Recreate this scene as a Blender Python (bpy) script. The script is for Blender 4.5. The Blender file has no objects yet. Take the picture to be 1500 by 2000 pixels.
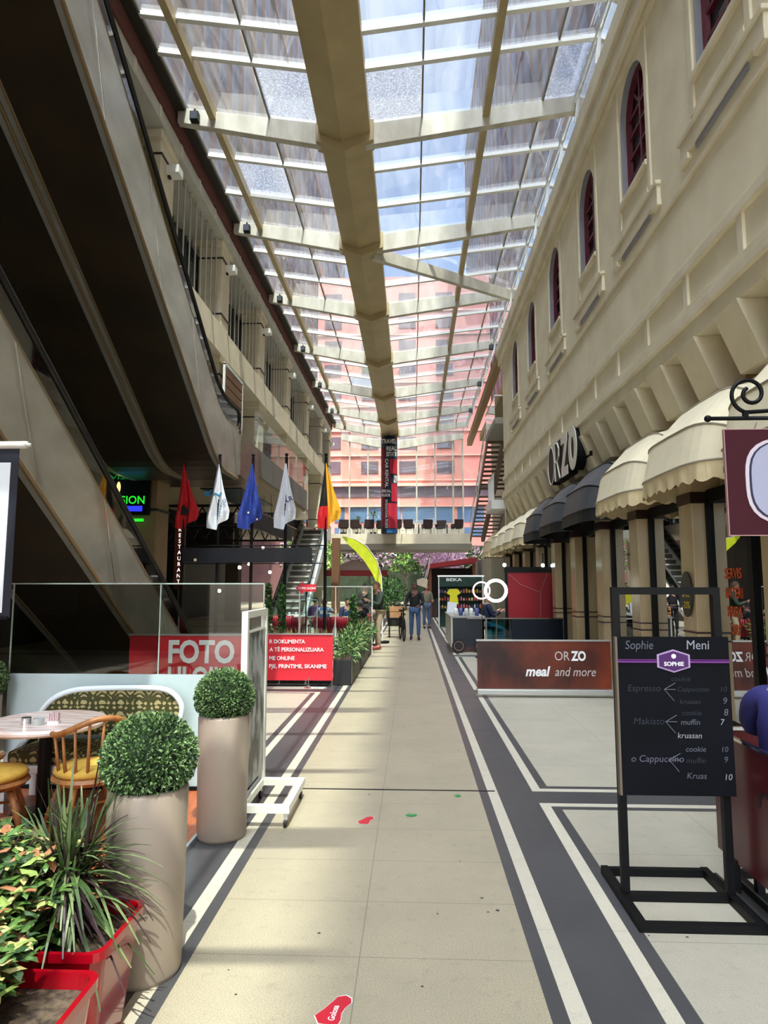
import bpy, math, random
from mathutils import Vector, Matrix
R_=random.Random(7)
sc=bpy.context.scene
COL=sc.collection
PI=math.pi
# ---------------- camera, world, sun, exposure ----------------
cam_d=bpy.data.cameras.new('camera'); cam=bpy.data.objects.new('camera',cam_d); COL.objects.link(cam)
cam_d.sensor_fit='VERTICAL'; cam_d.sensor_height=24.0; cam_d.lens=24.0*1300/2000; cam_d.clip_end=600; cam_d.clip_start=.05
TH,PS=math.radians(6.1466),math.radians(2.4524)
cam.location=(0,0,1.68); cam.rotation_euler=(PI/2+TH,0,PS)
sc.camera=cam
sc.cycles.max_bounces=8; sc.cycles.glossy_bounces=3
sc.view_settings.view_transform='Standard'; sc.view_settings.look='None'; sc.view_settings.gamma=1; sc.view_settings.use_curve_mapping=False
sc.view_settings.exposure=0.46
W=bpy.data.worlds.new('sky'); sc.world=W; W.use_nodes=True
wn=W.node_tree.nodes; wl=W.node_tree.links
for n in list(wn): wn.remove(n)
wo=wn.new('ShaderNodeOutputWorld'); wb=wn.new('ShaderNodeBackground'); wb.inputs['Strength'].default_value=1.0
sky=wn.new('ShaderNodeTexSky'); sky.sky_type='NISHITA'; sky.sun_disc=False; sky.sun_elevation=math.radians(62); sky.sun_rotation=math.radians(160); sky.air_density=1.0; sky.dust_density=1.5
sm=wn.new('ShaderNodeVectorMath'); sm.operation='SCALE'; sm.inputs['Scale'].default_value=0.36
wl.new(sky.outputs[0],sm.inputs[0])
wt=wn.new('ShaderNodeTexCoord'); wns=wn.new('ShaderNodeTexNoise'); wns.inputs['Scale'].default_value=2.2; wns.inputs['Detail'].default_value=7
wl.new(wt.outputs['Generated'],wns.inputs['Vector'])
wr=wn.new('ShaderNodeValToRGB'); wr.color_ramp.elements[0].position=.40; wr.color_ramp.elements[1].position=.66
wl.new(wns.outputs['Fac'],wr.inputs[0])
wm=wn.new('ShaderNodeMixRGB'); wl.new(wr.outputs[0],wm.inputs[0]); wl.new(sm.outputs[0],wm.inputs[1]); wm.inputs[2].default_value=(.62,.71,.86,1)
# sky glow added around the sun, out of view behind the camera, for fill
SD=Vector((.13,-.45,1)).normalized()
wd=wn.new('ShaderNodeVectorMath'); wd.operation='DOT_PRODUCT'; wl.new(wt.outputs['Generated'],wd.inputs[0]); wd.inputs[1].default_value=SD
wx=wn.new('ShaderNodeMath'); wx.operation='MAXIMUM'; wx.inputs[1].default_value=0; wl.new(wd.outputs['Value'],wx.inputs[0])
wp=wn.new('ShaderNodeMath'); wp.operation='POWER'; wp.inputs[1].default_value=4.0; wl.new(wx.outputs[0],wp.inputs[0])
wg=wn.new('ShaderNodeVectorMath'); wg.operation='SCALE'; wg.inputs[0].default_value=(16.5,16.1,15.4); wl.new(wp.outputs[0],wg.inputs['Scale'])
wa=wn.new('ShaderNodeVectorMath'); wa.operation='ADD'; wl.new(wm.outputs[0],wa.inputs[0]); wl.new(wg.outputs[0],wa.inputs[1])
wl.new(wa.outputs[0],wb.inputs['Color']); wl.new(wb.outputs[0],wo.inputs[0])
sun_d=bpy.data.lights.new('sun','SUN'); sun_d.energy=5.4; sun_d.angle=math.radians(.3); sun_d.color=(1,.91,.72)
sun=bpy.data.objects.new('sun',sun_d); COL.objects.link(sun); sun.location=(0,0,100)
sun.rotation_euler=Vector((-.13,.45,-1)).to_track_quat('-Z','Y').to_euler()
# ---------------- materials ----------------
def lin(c):
    return tuple((v/255/12.92 if v/255<=.04045 else ((v/255+.055)/1.055)**2.4) for v in c)
MATS={}
def mat(name,rgb,rough=.6,metal=0,var=0,scale=6,bump=0,emit=0,alpha=1,rgb2=None,spec=.5,stretch=None,coat=0,detail=6,lo=.35,hi=.65):
    if name in MATS: return MATS[name]
    m=bpy.data.materials.new(name); m.use_nodes=True; nt=m.node_tree; b=nt.nodes['Principled BSDF']
    c=lin(rgb); b.inputs['Base Color'].default_value=(*c,1); b.inputs['Roughness'].default_value=rough; b.inputs['Metallic'].default_value=metal
    b.inputs['Specular IOR Level'].default_value=spec
    if coat: b.inputs['Coat Weight'].default_value=coat
    tc=nt.nodes.new('ShaderNodeTexCoord'); mp=nt.nodes.new('ShaderNodeMapping'); nt.links.new(tc.outputs['Object'],mp.inputs[0])
    if stretch: mp.inputs['Scale'].default_value=stretch
    no=nt.nodes.new('ShaderNodeTexNoise'); no.inputs['Scale'].default_value=scale; no.inputs['Detail'].default_value=detail
    nt.links.new(mp.outputs[0],no.inputs['Vector'])
    if rgb2 or var:
        c2=lin(rgb2) if rgb2 else tuple(v*(1-var) for v in c)
        if not rgb2: c=tuple(min(1,v*(1+var*.6)) for v in c)
        r=nt.nodes.new('ShaderNodeValToRGB'); r.color_ramp.elements[0].position=lo; r.color_ramp.elements[1].position=hi
        r.color_ramp.elements[0].color=(*c2,1); r.color_ramp.elements[1].color=(*c,1)
        nt.links.new(no.outputs['Fac'],r.inputs[0]); nt.links.new(r.outputs[0],b.inputs['Base Color'])
    if bump:
        bp=nt.nodes.new('ShaderNodeBump'); bp.inputs['Strength'].default_value=bump; nt.links.new(no.outputs['Fac'],bp.inputs['Height']); nt.links.new(bp.outputs[0],b.inputs['Normal'])
    if emit:
        b.inputs['Emission Color'].default_value=(*lin(rgb),1); b.inputs['Emission Strength'].default_value=emit
    if alpha<1: b.inputs['Alpha'].default_value=alpha
    MATS[name]=m; return m
def glass(name,tint=(225,235,235),gloss=.12,rough=.03,dirt=0,dirtrgb=(150,150,150),dscale=3,stretch=(1,1,1),fk=1.0):
    if name in MATS: return MATS[name]
    m=bpy.data.materials.new(name); m.use_nodes=True; nt=m.node_tree
    for n in list(nt.nodes): nt.nodes.remove(n)
    o=nt.nodes.new('ShaderNodeOutputMaterial'); t=nt.nodes.new('ShaderNodeBsdfTransparent'); t.inputs[0].default_value=(*lin(tint),1)
    g=nt.nodes.new('ShaderNodeBsdfGlossy'); g.inputs['Roughness'].default_value=rough
    fr=nt.nodes.new('ShaderNodeFresnel'); fr.inputs['IOR'].default_value=1.45
    ma=nt.nodes.new('ShaderNodeMath'); ma.operation='MULTIPLY_ADD'; ma.inputs[1].default_value=fk; ma.inputs[2].default_value=gloss-.04*fk
    nt.links.new(fr.outputs[0],ma.inputs[0])
    mx=nt.nodes.new('ShaderNodeMixShader'); nt.links.new(ma.outputs[0],mx.inputs[0]); nt.links.new(t.outputs[0],mx.inputs[1]); nt.links.new(g.outputs[0],mx.inputs[2])
    out=mx
    if dirt:
        tc=nt.nodes.new('ShaderNodeTexCoord'); mp=nt.nodes.new('ShaderNodeMapping'); mp.inputs['Scale'].default_value=stretch
        no=nt.nodes.new('ShaderNodeTexNoise'); no.inputs['Scale'].default_value=dscale; no.inputs['Detail'].default_value=9; no.inputs['Roughness'].default_value=.7
        nt.links.new(tc.outputs['Object'],mp.inputs[0]); nt.links.new(mp.outputs[0],no.inputs['Vector'])
        mr=nt.nodes.new('ShaderNodeMapRange'); mr.inputs[1].default_value=.35; mr.inputs[2].default_value=.75; mr.inputs[3].default_value=dirt*.25; mr.inputs[4].default_value=dirt*1.6
        nt.links.new(no.outputs['Fac'],mr.inputs[0])
        tl=nt.nodes.new('ShaderNodeBsdfTranslucent'); tl.inputs[0].default_value=(*lin(dirtrgb),1)
        m2=nt.nodes.new('ShaderNodeMixShader'); nt.links.new(mr.outputs[0],m2.inputs[0]); nt.links.new(mx.outputs[0],m2.inputs[1]); nt.links.new(tl.outputs[0],m2.inputs[2]); out=m2
    nt.links.new(out.outputs[0],o.inputs[0]); MATS[name]=m; return m
def nodes_of(m):
    return m.node_tree.nodes,m.node_tree.links,m.node_tree.nodes['Principled BSDF']
def tile_mat(name,rgb,rgb2,rough,tx,ty,ox=0,oy=0,joint=(90,85,75),spk=.25,stain=(150,140,120)):
    """terrazzo with thin joints on a world grid"""
    m=bpy.data.materials.new(name); m.use_nodes=True; n,l,b=nodes_of(m)
    tc=n.new('ShaderNodeTexCoord'); b.inputs['Roughness'].default_value=rough
    def noise(s,d=6,r=.6):
        x=n.new('ShaderNodeTexNoise'); x.inputs['Scale'].default_value=s; x.inputs['Detail'].default_value=d; x.inputs['Roughness'].default_value=r; l.new(tc.outputs['Object'],x.inputs['Vector']); return x
    n1=noise(190,2); n2=noise(1.3,9,.7); n3=noise(14,6,.7)
    r1=n.new('ShaderNodeValToRGB'); r1.color_ramp.elements[0].position=.36; r1.color_ramp.elements[1].position=.60
    r1.color_ramp.elements[0].color=(*lin(rgb2),1); r1.color_ramp.elements[1].color=(*lin(rgb),1); l.new(n1.outputs['Fac'],r1.inputs[0])
    m1=n.new('ShaderNodeMixRGB'); m1.inputs[2].default_value=(*lin(stain),1); l.new(r1.outputs[0],m1.inputs[1])
    r2=n.new('ShaderNodeValToRGB'); r2.color_ramp.elements[0].position=.42; r2.color_ramp.elements[1].position=.75; r2.color_ramp.elements[1].color=(spk,spk,spk,1); r2.color_ramp.elements[0].color=(0,0,0,1)
    l.new(n2.outputs['Fac'],r2.inputs[0]); l.new(r2.outputs[0],m1.inputs[0])
    m3=n.new('ShaderNodeMixRGB'); m3.blend_type='MULTIPLY'; m3.inputs[2].default_value=(.55,.53,.5,1); l.new(m1.outputs[0],m3.inputs[1])
    r3=n.new('ShaderNodeValToRGB'); r3.color_ramp.elements[0].position=.56; r3.color_ramp.elements[1].position=.8; r3.color_ramp.elements[1].color=(.6,.6,.6,1); r3.color_ramp.elements[0].color=(0,0,0,1)
    l.new(n3.outputs['Fac'],r3.inputs[0]); l.new(r3.outputs[0],m3.inputs[0])
    sp=n.new('ShaderNodeSeparateXYZ'); l.new(tc.outputs['Object'],sp.inputs[0])
    def line(out,per,off,w=.005):
        a=n.new('ShaderNodeMath'); a.operation='ADD'; a.inputs[1].default_value=100*per-off; l.new(out,a.inputs[0])
        c=n.new('ShaderNodeMath'); c.operation='MODULO'; c.inputs[1].default_value=per; l.new(a.outputs[0],c.inputs[0])
        d=n.new('ShaderNodeMath'); d.operation='LESS_THAN'; d.inputs[1].default_value=w; l.new(c.outputs[0],d.inputs[0]); return d
    a=line(sp.outputs['X'],tx,ox); c=line(sp.outputs['Y'],ty,oy)
    mx=n.new('ShaderNodeMath'); mx.operation='MAXIMUM'; l.new(a.outputs[0],mx.inputs[0]); l.new(c.outputs[0],mx.inputs[1])
    mm=n.new('ShaderNodeMath'); mm.operation='MULTIPLY'; mm.inputs[1].default_value=.55; l.new(mx.outputs[0],mm.inputs[0])
    m4=n.new('ShaderNodeMixRGB'); m4.inputs[2].default_value=(*lin(joint),1); l.new(mm.outputs[0],m4.inputs[0]); l.new(m3.outputs[0],m4.inputs[1])
    l.new(m4.outputs[0],b.inputs['Base Color']); MATS[name]=m
    rr=n.new('ShaderNodeMapRange'); rr.inputs[3].default_value=rough-.08; rr.inputs[4].default_value=rough+.2; l.new(n2.outputs['Fac'],rr.inputs[0]); l.new(rr.outputs[0],b.inputs['Roughness'])
    return m
# ---------------- mesh helpers ----------------
class MB:
    def __init__(s): s.v=[]; s.f=[]; s.m=[]; s.cur=0
    def quad(s,*p):
        b=len(s.v); s.v+= [tuple(q) for q in p]; s.f.append(tuple(range(b,b+len(p)))); s.m.append(s.cur); return s
    def box(s,x0,x1,y0,y1,z0,z1):
        b=len(s.v)
        s.v+=[(x0,y0,z0),(x1,y0,z0),(x1,y1,z0),(x0,y1,z0),(x0,y0,z1),(x1,y0,z1),(x1,y1,z1),(x0,y1,z1)]
        for q in ((0,3,2,1),(4,5,6,7),(0,1,5,4),(1,2,6,5),(2,3,7,6),(3,0,4,7)): s.f.append(tuple(b+i for i in q)); s.m.append(s.cur)
        return s
    def beam(s,a,c,w,h,up=(0,0,1)):
        """rectangular bar from a to c, w across, h along up"""
        a=Vector(a);c=Vector(c);d=(c-a).normalized();u=Vector(up);r=d.cross(u).normalized();u=r.cross(d)
        b=len(s.v)
        for p in (a,c):
            for i,j in ((-1,-1),(1,-1),(1,1),(-1,1)): s.v.append(tuple(p+r*(w/2*i)+u*(h/2*j)))
        for q in ((0,1,2,3),(7,6,5,4),(0,4,5,1),(1,5,6,2),(2,6,7,3),(3,7,4,0)): s.f.append(tuple(b+i for i in q)); s.m.append(s.cur)
        return s
    def tube(s,pts,r,n=8,cap=True,closed=False):
        pts=[Vector(p) for p in pts]; N=len(pts); rr=r if isinstance(r,(list,tuple)) else [r]*N
        b=len(s.v); prev=None
        for i,p in enumerate(pts):
            if closed: d=(pts[(i+1)%N]-pts[i-1])
            else: d=(pts[min(i+1,N-1)]-pts[max(i-1,0)])
            d=d.normalized() if d.length>1e-9 else Vector((0,0,1))
            if prev is None:
                a=Vector((0,0,1)) if abs(d.z)<.9 else Vector((1,0,0)); x=d.cross(a).normalized()
            else:
                x=(prev-d*prev.dot(d)); x=x.normalized() if x.length>1e-9 else d.orthogonal().normalized()
            prev=x; y=d.cross(x)
            for k in range(n):
                t=2*PI*k/n; s.v.append(tuple(p+(x*math.cos(t)+y*math.sin(t))*rr[i]))
        for i in range(N if closed else N-1):
            for k in range(n):
                a=b+i*n; c=b+((i+1)%N)*n
                s.f.append((a+k,a+(k+1)%n,c+(k+1)%n,c+k)); s.m.append(s.cur)
        if cap and not closed:
            s.f.append(tuple(b+k for k in range(n-1,-1,-1))); s.m.append(s.cur)
            s.f.append(tuple(b+(N-1)*n+k for k in range(n))); s.m.append(s.cur)
        return s
    def lathe(s,prof,c=(0,0,0),n=32):
        b=len(s.v)
        for r,z in prof:
            for k in range(n):
                t=2*PI*k/n; s.v.append((c[0]+r*math.cos(t),c[1]+r*math.sin(t),c[2]+z))
        for i in range(len(prof)-1):
            for k in range(n):
                a=b+i*n; s.f.append((a+k,a+(k+1)%n,a+n+(k+1)%n,a+n+k)); s.m.append(s.cur)
        if prof[0][0]>1e-6: s.f.append(tuple(b+k for k in range(n-1,-1,-1))); s.m.append(s.cur)
        if prof[-1][0]>1e-6: s.f.append(tuple(b+(len(prof)-1)*n+k for k in range(n))); s.m.append(s.cur)
        return s
    def prism(s,poly,d):
        """poly list of 3D pts extruded by vector d"""
        b=len(s.v);n=len(poly);d=Vector(d)
        s.v+=[tuple(p) for p in poly]+[tuple(Vector(p)+d) for p in poly]
        s.f.append(tuple(b+i for i in range(n-1,-1,-1)));s.f.append(tuple(b+n+i for i in range(n)));s.m+=[s.cur]*2
        for i in range(n): s.f.append((b+i,b+(i+1)%n,b+n+(i+1)%n,b+n+i)); s.m.append(s.cur)
        return s
    def ball(s,c,r,n=12,m=8,sc=(1,1,1)):
        b=len(s.v)
        for i in range(m+1):
            a=PI*i/m-PI/2
            for k in range(n):
                t=2*PI*k/n; s.v.append((c[0]+r*sc[0]*math.cos(a)*math.cos(t),c[1]+r*sc[1]*math.cos(a)*math.sin(t),c[2]+r*sc[2]*math.sin(a)))
        for i in range(m):
            for k in range(n):
                a=b+i*n; s.f.append((a+k,a+(k+1)%n,a+n+(k+1)%n,a+n+k)); s.m.append(s.cur)
        return s
    def build(s,name,mats,parent=None,smooth=False,world=False,bevel=0):
        me=bpy.data.meshes.new(name)
        v=s.v
        if parent is not None and world:
            L=WL(parent); v=[(a[0]-L[0],a[1]-L[1],a[2]-L[2]) for a in v]
        me.from_pydata(v,[],s.f); me.update()
        if not isinstance(mats,(list,tuple)): mats=[mats]
        for m in mats: me.materials.append(m)
        if len(mats)>1: me.polygons.foreach_set('material_index',s.m)
        if smooth: me.polygons.foreach_set('use_smooth',[True]*len(s.f))
        o=bpy.data.objects.new(name,me); COL.objects.link(o)
        if parent is not None: o.parent=parent
        if bevel:
            bm=o.modifiers.new('b','BEVEL'); bm.width=bevel; bm.segments=2; bm.limit_method='ANGLE'
        return o
def WL(o):
    L=Vector(o.location)
    while o.parent is not None: o=o.parent; L=L+Vector(o.location)
    return L
def tag(o,label,cat,group=None):
    o['label']=label; o['category']=cat
    if group: o['group']=group
    return o
def thing(name,label,cat,loc=(0,0,0),rz=0,group=None):
    o=bpy.data.objects.new(name,None); o.empty_display_size=.1; COL.objects.link(o); o.location=loc; o.rotation_euler=(0,0,rz)
    return tag(o,label,cat,group)
def struct(o,label=None):
    o['kind']='structure'
    if label: o['label']=label
    return o
def copy_tree(o,parent=None):
    c=o.copy(); COL.objects.link(c)
    if parent is not None: c.parent=parent
    for ch in list(o.children): copy_tree(ch,c)
    return c
def text(s,mt,org,xd,yd,size=None,width=None,ext=.002,bold=0,parent=None,name='lettering',align='LEFT',world=True,shear=0,spacing=1,sx=1):
    cu=bpy.data.curves.new('t','FONT'); cu.body=s; cu.size=1; cu.extrude=0; cu.offset=bold; cu.align_x=align; cu.shear=shear; cu.space_character=spacing; cu.resolution_u=3
    to=bpy.data.objects.new('t',cu); COL.objects.link(to)
    dg=bpy.context.evaluated_depsgraph_get(); dg.update()
    me=bpy.data.meshes.new_from_object(to.evaluated_get(dg)); bpy.data.objects.remove(to); bpy.data.curves.remove(cu)
    xs=[v.co.x for v in me.vertices]; ys=[v.co.y for v in me.vertices]
    k=size if size else 1
    kx=k*sx
    if width: kx=width/max(1e-6,max(xs)-min(xs)); k=size if size else kx
    X=Vector(xd).normalized();Y=Vector(yd).normalized();Z=X.cross(Y)
    L=WL(parent) if (parent is not None and world) else Vector((0,0,0))
    x0=min(xs) if align=='LEFT' else 0
    n=len(me.vertices)
    for v in me.vertices: v.co=Vector(org)+X*((v.co.x-x0)*kx)+Y*(v.co.y*k)+Z*ext-L
    me.materials.clear(); me.materials.append(mt)
    o=bpy.data.objects.new(name,me); COL.objects.link(o)
    if parent is not None: o.parent=parent
    return o
def spark(c,n,r,sz,fold=.3,rnd=R_,shell=None,sc=(1,1,1),mb=None,nm=1,asp=.5,droop=0):
    """cloud of folded leaves around c"""
    mb=mb or MB()
    for i in range(n):
        d=Vector((rnd.gauss(0,1),rnd.gauss(0,1),rnd.gauss(0,1))).normalized()
        rr=r*(rnd.uniform(shell,1) if shell else rnd.random()**.4)
        p=Vector(c)+Vector((d.x*sc[0],d.y*sc[1],d.z*sc[2]))*rr
        t=(d+Vector((rnd.uniform(-1,1),rnd.uniform(-1,1),rnd.uniform(-1,1)-droop))*.9).normalized()
        u=t.orthogonal().normalized(); u=Matrix.Rotation(rnd.uniform(0,6.28),3,t)@u; w=t.cross(u)
        L=sz*rnd.uniform(.7,1.25); Wd=L*asp
        mb.cur=rnd.randrange(nm)
        a=p-t*0; b=p+t*L; q1=p+t*L*.5+u*Wd*.5+w*Wd*fold; q2=p+t*L*.5-u*Wd*.5+w*Wd*fold
        mb.quad(a,q1,b); mb.quad(a,b,q2)
    return mb
def skin(verts,edges,rad,sub=1,root=0):
    """smooth limb mesh from a skeleton -> (verts,faces)"""
    me=bpy.data.meshes.new('sk'); me.from_pydata(verts,edges,[]); o=bpy.data.objects.new('sk',me); COL.objects.link(o)
    o.modifiers.new('s','SKIN'); 
    for i,v in enumerate(me.skin_vertices[0].data):
        v.radius=(rad[i],rad[i]) if not isinstance(rad[i],tuple) else rad[i]; v.use_root=(i==root)
    ss=o.modifiers.new('u','SUBSURF'); ss.levels=sub; ss.render_levels=sub
    dg=bpy.context.evaluated_depsgraph_get(); dg.update(); e=o.evaluated_get(dg).to_mesh()
    V=[tuple(v.co) for v in e.vertices]; F=[tuple(p.vertices) for p in e.polygons]
    o.evaluated_get(dg).to_mesh_clear(); bpy.data.objects.remove(o); bpy.data.meshes.remove(me)
    return V,F
def addmesh(mb,VF):
    V,F=VF; b=len(mb.v); mb.v+=V
    for f in F: mb.f.append(tuple(b+i for i in f)); mb.m.append(mb.cur)
# palette
M_light=tile_mat('terrazzo_light',(186,177,152),(146,136,114),.34,.80,.53,ox=-.25,oy=.02,spk=.6,stain=(150,142,124))
M_pale=tile_mat('terrazzo_pale',(212,206,188),(190,183,164),.34,50,1.06,oy=.3,spk=.25,joint=(150,145,130))
M_dark=tile_mat('terrazzo_dark',(74,74,76),(63,63,66),.32,50,1.06,oy=.3,joint=(60,60,62),spk=.2,stain=(110,108,108))
M_side=tile_mat('terrazzo_side',(190,184,166),(164,157,140),.36,1.1,1.03,ox=.9,oy=.3,spk=.5,stain=(150,144,130))
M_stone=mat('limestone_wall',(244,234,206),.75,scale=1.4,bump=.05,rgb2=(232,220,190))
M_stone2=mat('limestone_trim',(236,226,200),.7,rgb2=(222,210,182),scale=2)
M_marble=mat('polished_beige_marble',(206,184,146),.22,rgb2=(190,164,124),scale=3,stretch=(1,1,.4))
M_white_stone=mat('pale_grey_stone',(205,203,192),.6,var=.08,scale=2)
M_brick=mat('dark_red_brick',(112,62,52),.85,rgb2=(92,50,43),scale=12,bump=.1)
M_reveal=mat('grey_reveal',(150,150,158),.7,var=.05)
M_maroon=mat('maroon_frame',(96,24,44),.45,var=.1)
M_pane=mat('dark_window_glass',(70,76,86),.06,spec=.9,var=.2,scale=2)
M_steel=mat('brushed_steel',(206,205,198),.3,metal=.72,rgb2=(176,174,166),scale=1.1,stretch=(.6,1.6,2.6),detail=2,lo=.25,hi=.75)
M_steel2=mat('brushed_steel_warm',(150,142,128),.3,metal=1,rgb2=(132,124,112),scale=2,stretch=(1,1,8),bump=.0)
M_trim=mat('bronze_trim',(150,130,100),.4,metal=.6)
M_under=mat('dark_bronze_cladding',(50,40,26),.36,metal=.0,rgb2=(36,29,20),scale=1.2)
M_black=mat('black_satin',(12,12,13),.5,spec=.25)
M_blackm=mat('black_powder_coat',(13,13,15),.5,var=.1,spec=.2)
M_rubber=mat('black_rubber',(18,18,18),.55)
M_chrome=mat('chrome',(220,220,220),.15,metal=1)
M_beam=mat('ivory_painted_steel',(210,206,192),.55,rgb2=(180,175,158),scale=3,stretch=(1,1,.35))
M_girder=mat('beige_girder_cladding',(184,166,124),.45,rgb2=(172,154,114),scale=1.5)
M_bar=mat('white_aluminium',(232,232,228),.4)
M_roofglass=glass('roof_glass',(218,230,242),.03,.04,dirt=.09,dirtrgb=(190,195,205),dscale=1.3,stretch=(3,.5,1),fk=.35)
M_frost=glass('frosted_roof_glass',(190,198,212),.10,.2,dirt=.42,dirtrgb=(150,164,192),dscale=26)
M_clear=glass('clear_glass',(222,236,232),.10,.02)
M_smoke=glass('smoked_glass',(150,154,148),.16,.02)
M_balu=glass('balustrade_glass',(196,208,180),.14,.03)
M_shopglass=glass('shop_glass',(110,118,114),.10,.01,fk=.7)
M_teal=glass('teal_glass',(30,120,135),.12,.02)
M_frosted=mat('frosted_panel',(188,206,208),.35,var=.03,spec=.5)
M_red=mat('banner_red',(214,36,52),.5,var=.03)
M_white=mat('white_print',(240,240,240),.5)
M_gloss_red=mat('glossy_red_plastic',(150,6,24),.16,coat=.4)
M_taupe=mat('taupe_plastic',(160,146,132),.42,var=.04,scale=3)
M_soil=mat('potting_soil',(48,38,30),.95,rgb2=(100,84,66),scale=40,bump=.6)
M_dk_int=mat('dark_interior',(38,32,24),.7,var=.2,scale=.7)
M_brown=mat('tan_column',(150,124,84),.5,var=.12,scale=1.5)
M_wood=mat('warm_deck_wood',(176,96,50),.45,rgb2=(140,70,34),scale=3,stretch=(30,2,1))
M_chairw=mat('honey_wood',(174,118,68),.4,rgb2=(146,94,50),scale=4,stretch=(6,6,1))
M_cush=mat('mustard_cushion',(206,166,70),.85,var=.1,scale=20)
M_orange=mat('orange_lettering',(236,92,40),.5)
M_yellow=mat('yellow_flag_cloth',(214,226,40),.6,var=.08)
# ---------------- floor ----------------
def build_floor():
    mb=MB(); LI,PA,DK,SD=0,1,2,3
    cy=[5.53+5.2*k for k in range(-2,9)]
    ys=set([-12.0,60.0])
    for c in cy:
        for d in (.145,.22,.29): ys|={round(c-d,4),round(c+d,4)}
    ys=sorted(y for y in ys if -12<=y<=60)
    xs=sorted({-13.0,-1.585,-1.515,-1.44,-1.155,-1.075,-1.01,.53,.6,.68,.965,1.04,1.11,9.0})
    def kind(x,y):
        if -1.01<x<.53: return LI
        if x>0: a=x-.53
        else: a=-1.01-x
        if a<.068: return DK
        if a<.15: return PA
        if a<.432: return DK
        u=a-.432
        dc=min(abs(y-c) for c in cy)-.145
        if dc<0: return DK
        u=min(u,dc)
        if u<.075: return PA
        if u<.145: return DK
        return SD
    for i in range(len(xs)-1):
        for j in range(len(ys)-1):
            x0,x1,y0,y1=xs[i],xs[i+1],ys[j],ys[j+1]
            mb.cur=kind((x0+x1)/2,(y0+y1)/2)
            mb.quad((x0,y0,0),(x1,y0,0),(x1,y1,0),(x0,y1,0))
    o=mb.build('floor',[M_light,M_pale,M_dark,M_side]); struct(o)
build_floor()
g=MB().box(-60,60,60,140,-.05,0).box(-60,-13,-30,60,-.05,0).box(9,60,-30,60,-.05,0).build('ground',mat('plaza_paving',(150,146,138),.8,var=.1)); struct(g)
# expansion joint
struct(MB().box(-1.0,.66,5.655,5.675,0,.003).build('trim_1',M_black))
# ---------------- roof ----------------
XL,XR,XG=-4.8,3.45,-1.37
ZE,ZC=11.77,11.22
def rz(x):
    return ZC+(ZE-ZC)*((XG-x)/(XG-XL) if x<XG else (x-XG)/(XR-XG))
BY=[13.05-4.5*k for k in range(5,0,-1)]+[13.05,17.5,22.1,27.0,32.1,37.1,40.9]
def barY(i,k): return (10.6,11.45)[k-1] if i==4 else BY[i]+(BY[i+1]-BY[i])*k/3
YEND=BY[-1]
cols=[(XL,-4.25),(-4.13,-3.0),(-2.96,-1.88),(-.86,.22),(.26,1.5),(1.64,2.73),(2.77,XR)]
R_.seed(3)
gm=MB(); fm=MB()
for bi in range(len(BY)-1):
    for k in range(3):
        y0=BY[bi] if k==0 else barY(bi,k); y1=BY[bi+1] if k==2 else barY(bi,k+1)
        for ci,(a,b) in enumerate(cols):
            t=fm if (R_.random()<.012 or (abs(y1-13.05)<.1 and ci in (2,3,6))) else gm
            t.quad((a,y0,rz(a)+.02),(b,y0,rz(b)+.02),(b,y1,rz(b)+.02),(a,y1,rz(a)+.02))
struct(gm.build('ceiling_glass',M_roofglass)); struct(fm.build('ceiling_frosted_glass',M_frost))
for bi,y in enumerate(BY):
    for side in (0,1):
        a,b=(XL-.15,XG-.4) if side==0 else (XG+.4,XR+.05)
        mb=MB(); t=.16
        za,zb=rz(max(a,XL)),rz(b) if side==0 else rz(min(b,XR))
        da,db=(.34,.50) if side==0 else (.50,.34)
        mb.prism([(a,y-t/2,za),(a,y-t/2,za-da),(b,y-t/2,zb-db),(b,y-t/2,zb)],(0,t,0))
        struct(mb.build('roof_beam',M_beam,bevel=.01))
    mb=MB().prism([(XG-.6,y-.18,ZC+.08),(XG-.6,y-.18,ZC-.38),(XG,y-.18,ZC-.62),(XG+.6,y-.18,ZC-.38),(XG+.6,y-.18,ZC+.08)],(0,.36,0))
    struct(mb.build('roof_node',M_girder,bevel=.01))
# diagonal brace
struct(MB().beam((XG+.3,BY[6]+.1,ZC-.42),(XR,BY[7],ZE-.28),.16,.34).build('roof_brace',M_beam))
# longitudinal members
struct(MB().prism([(XG-.53,-9,ZC+.1),(XG-.53,-9,ZC-.22),(XG-.05,-9,ZC-.42),(XG+.53,-9,ZC-.22),(XG+.53,-9,ZC+.1)],(0,YEND+9.2,0)).build('roof_girder',M_girder))
for x,w,h in ((-4.19,.13,.24),(1.57,.14,.24),(-2.98,.035,.06),(.24,.035,.06),(2.75,.035,.06),(XL+.01,.05,.08),(XR-.01,.05,.08)):
    struct(MB().box(x-w/2,x+w/2,-9,YEND,rz(x)-h+.02,rz(x)+.03).build('roof_purlin',M_girder if w>.06 else mat('grey_mullion',(120,116,100),.5)))
for bi in range(len(BY)-1):
    for k in (1,2):
        y=barY(bi,k)
        mb=MB()
        for a,b in ((XL,XG-.53),(XG+.53,XR)):
            mb.prism([(a,y-.05,rz(a)),(a,y-.05,rz(a)-.08),(b,y-.05,rz(b)-.08),(b,y-.05,rz(b))],(0,.1,0))
        struct(mb.build('roof_glazing_bar',M_bar))
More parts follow.
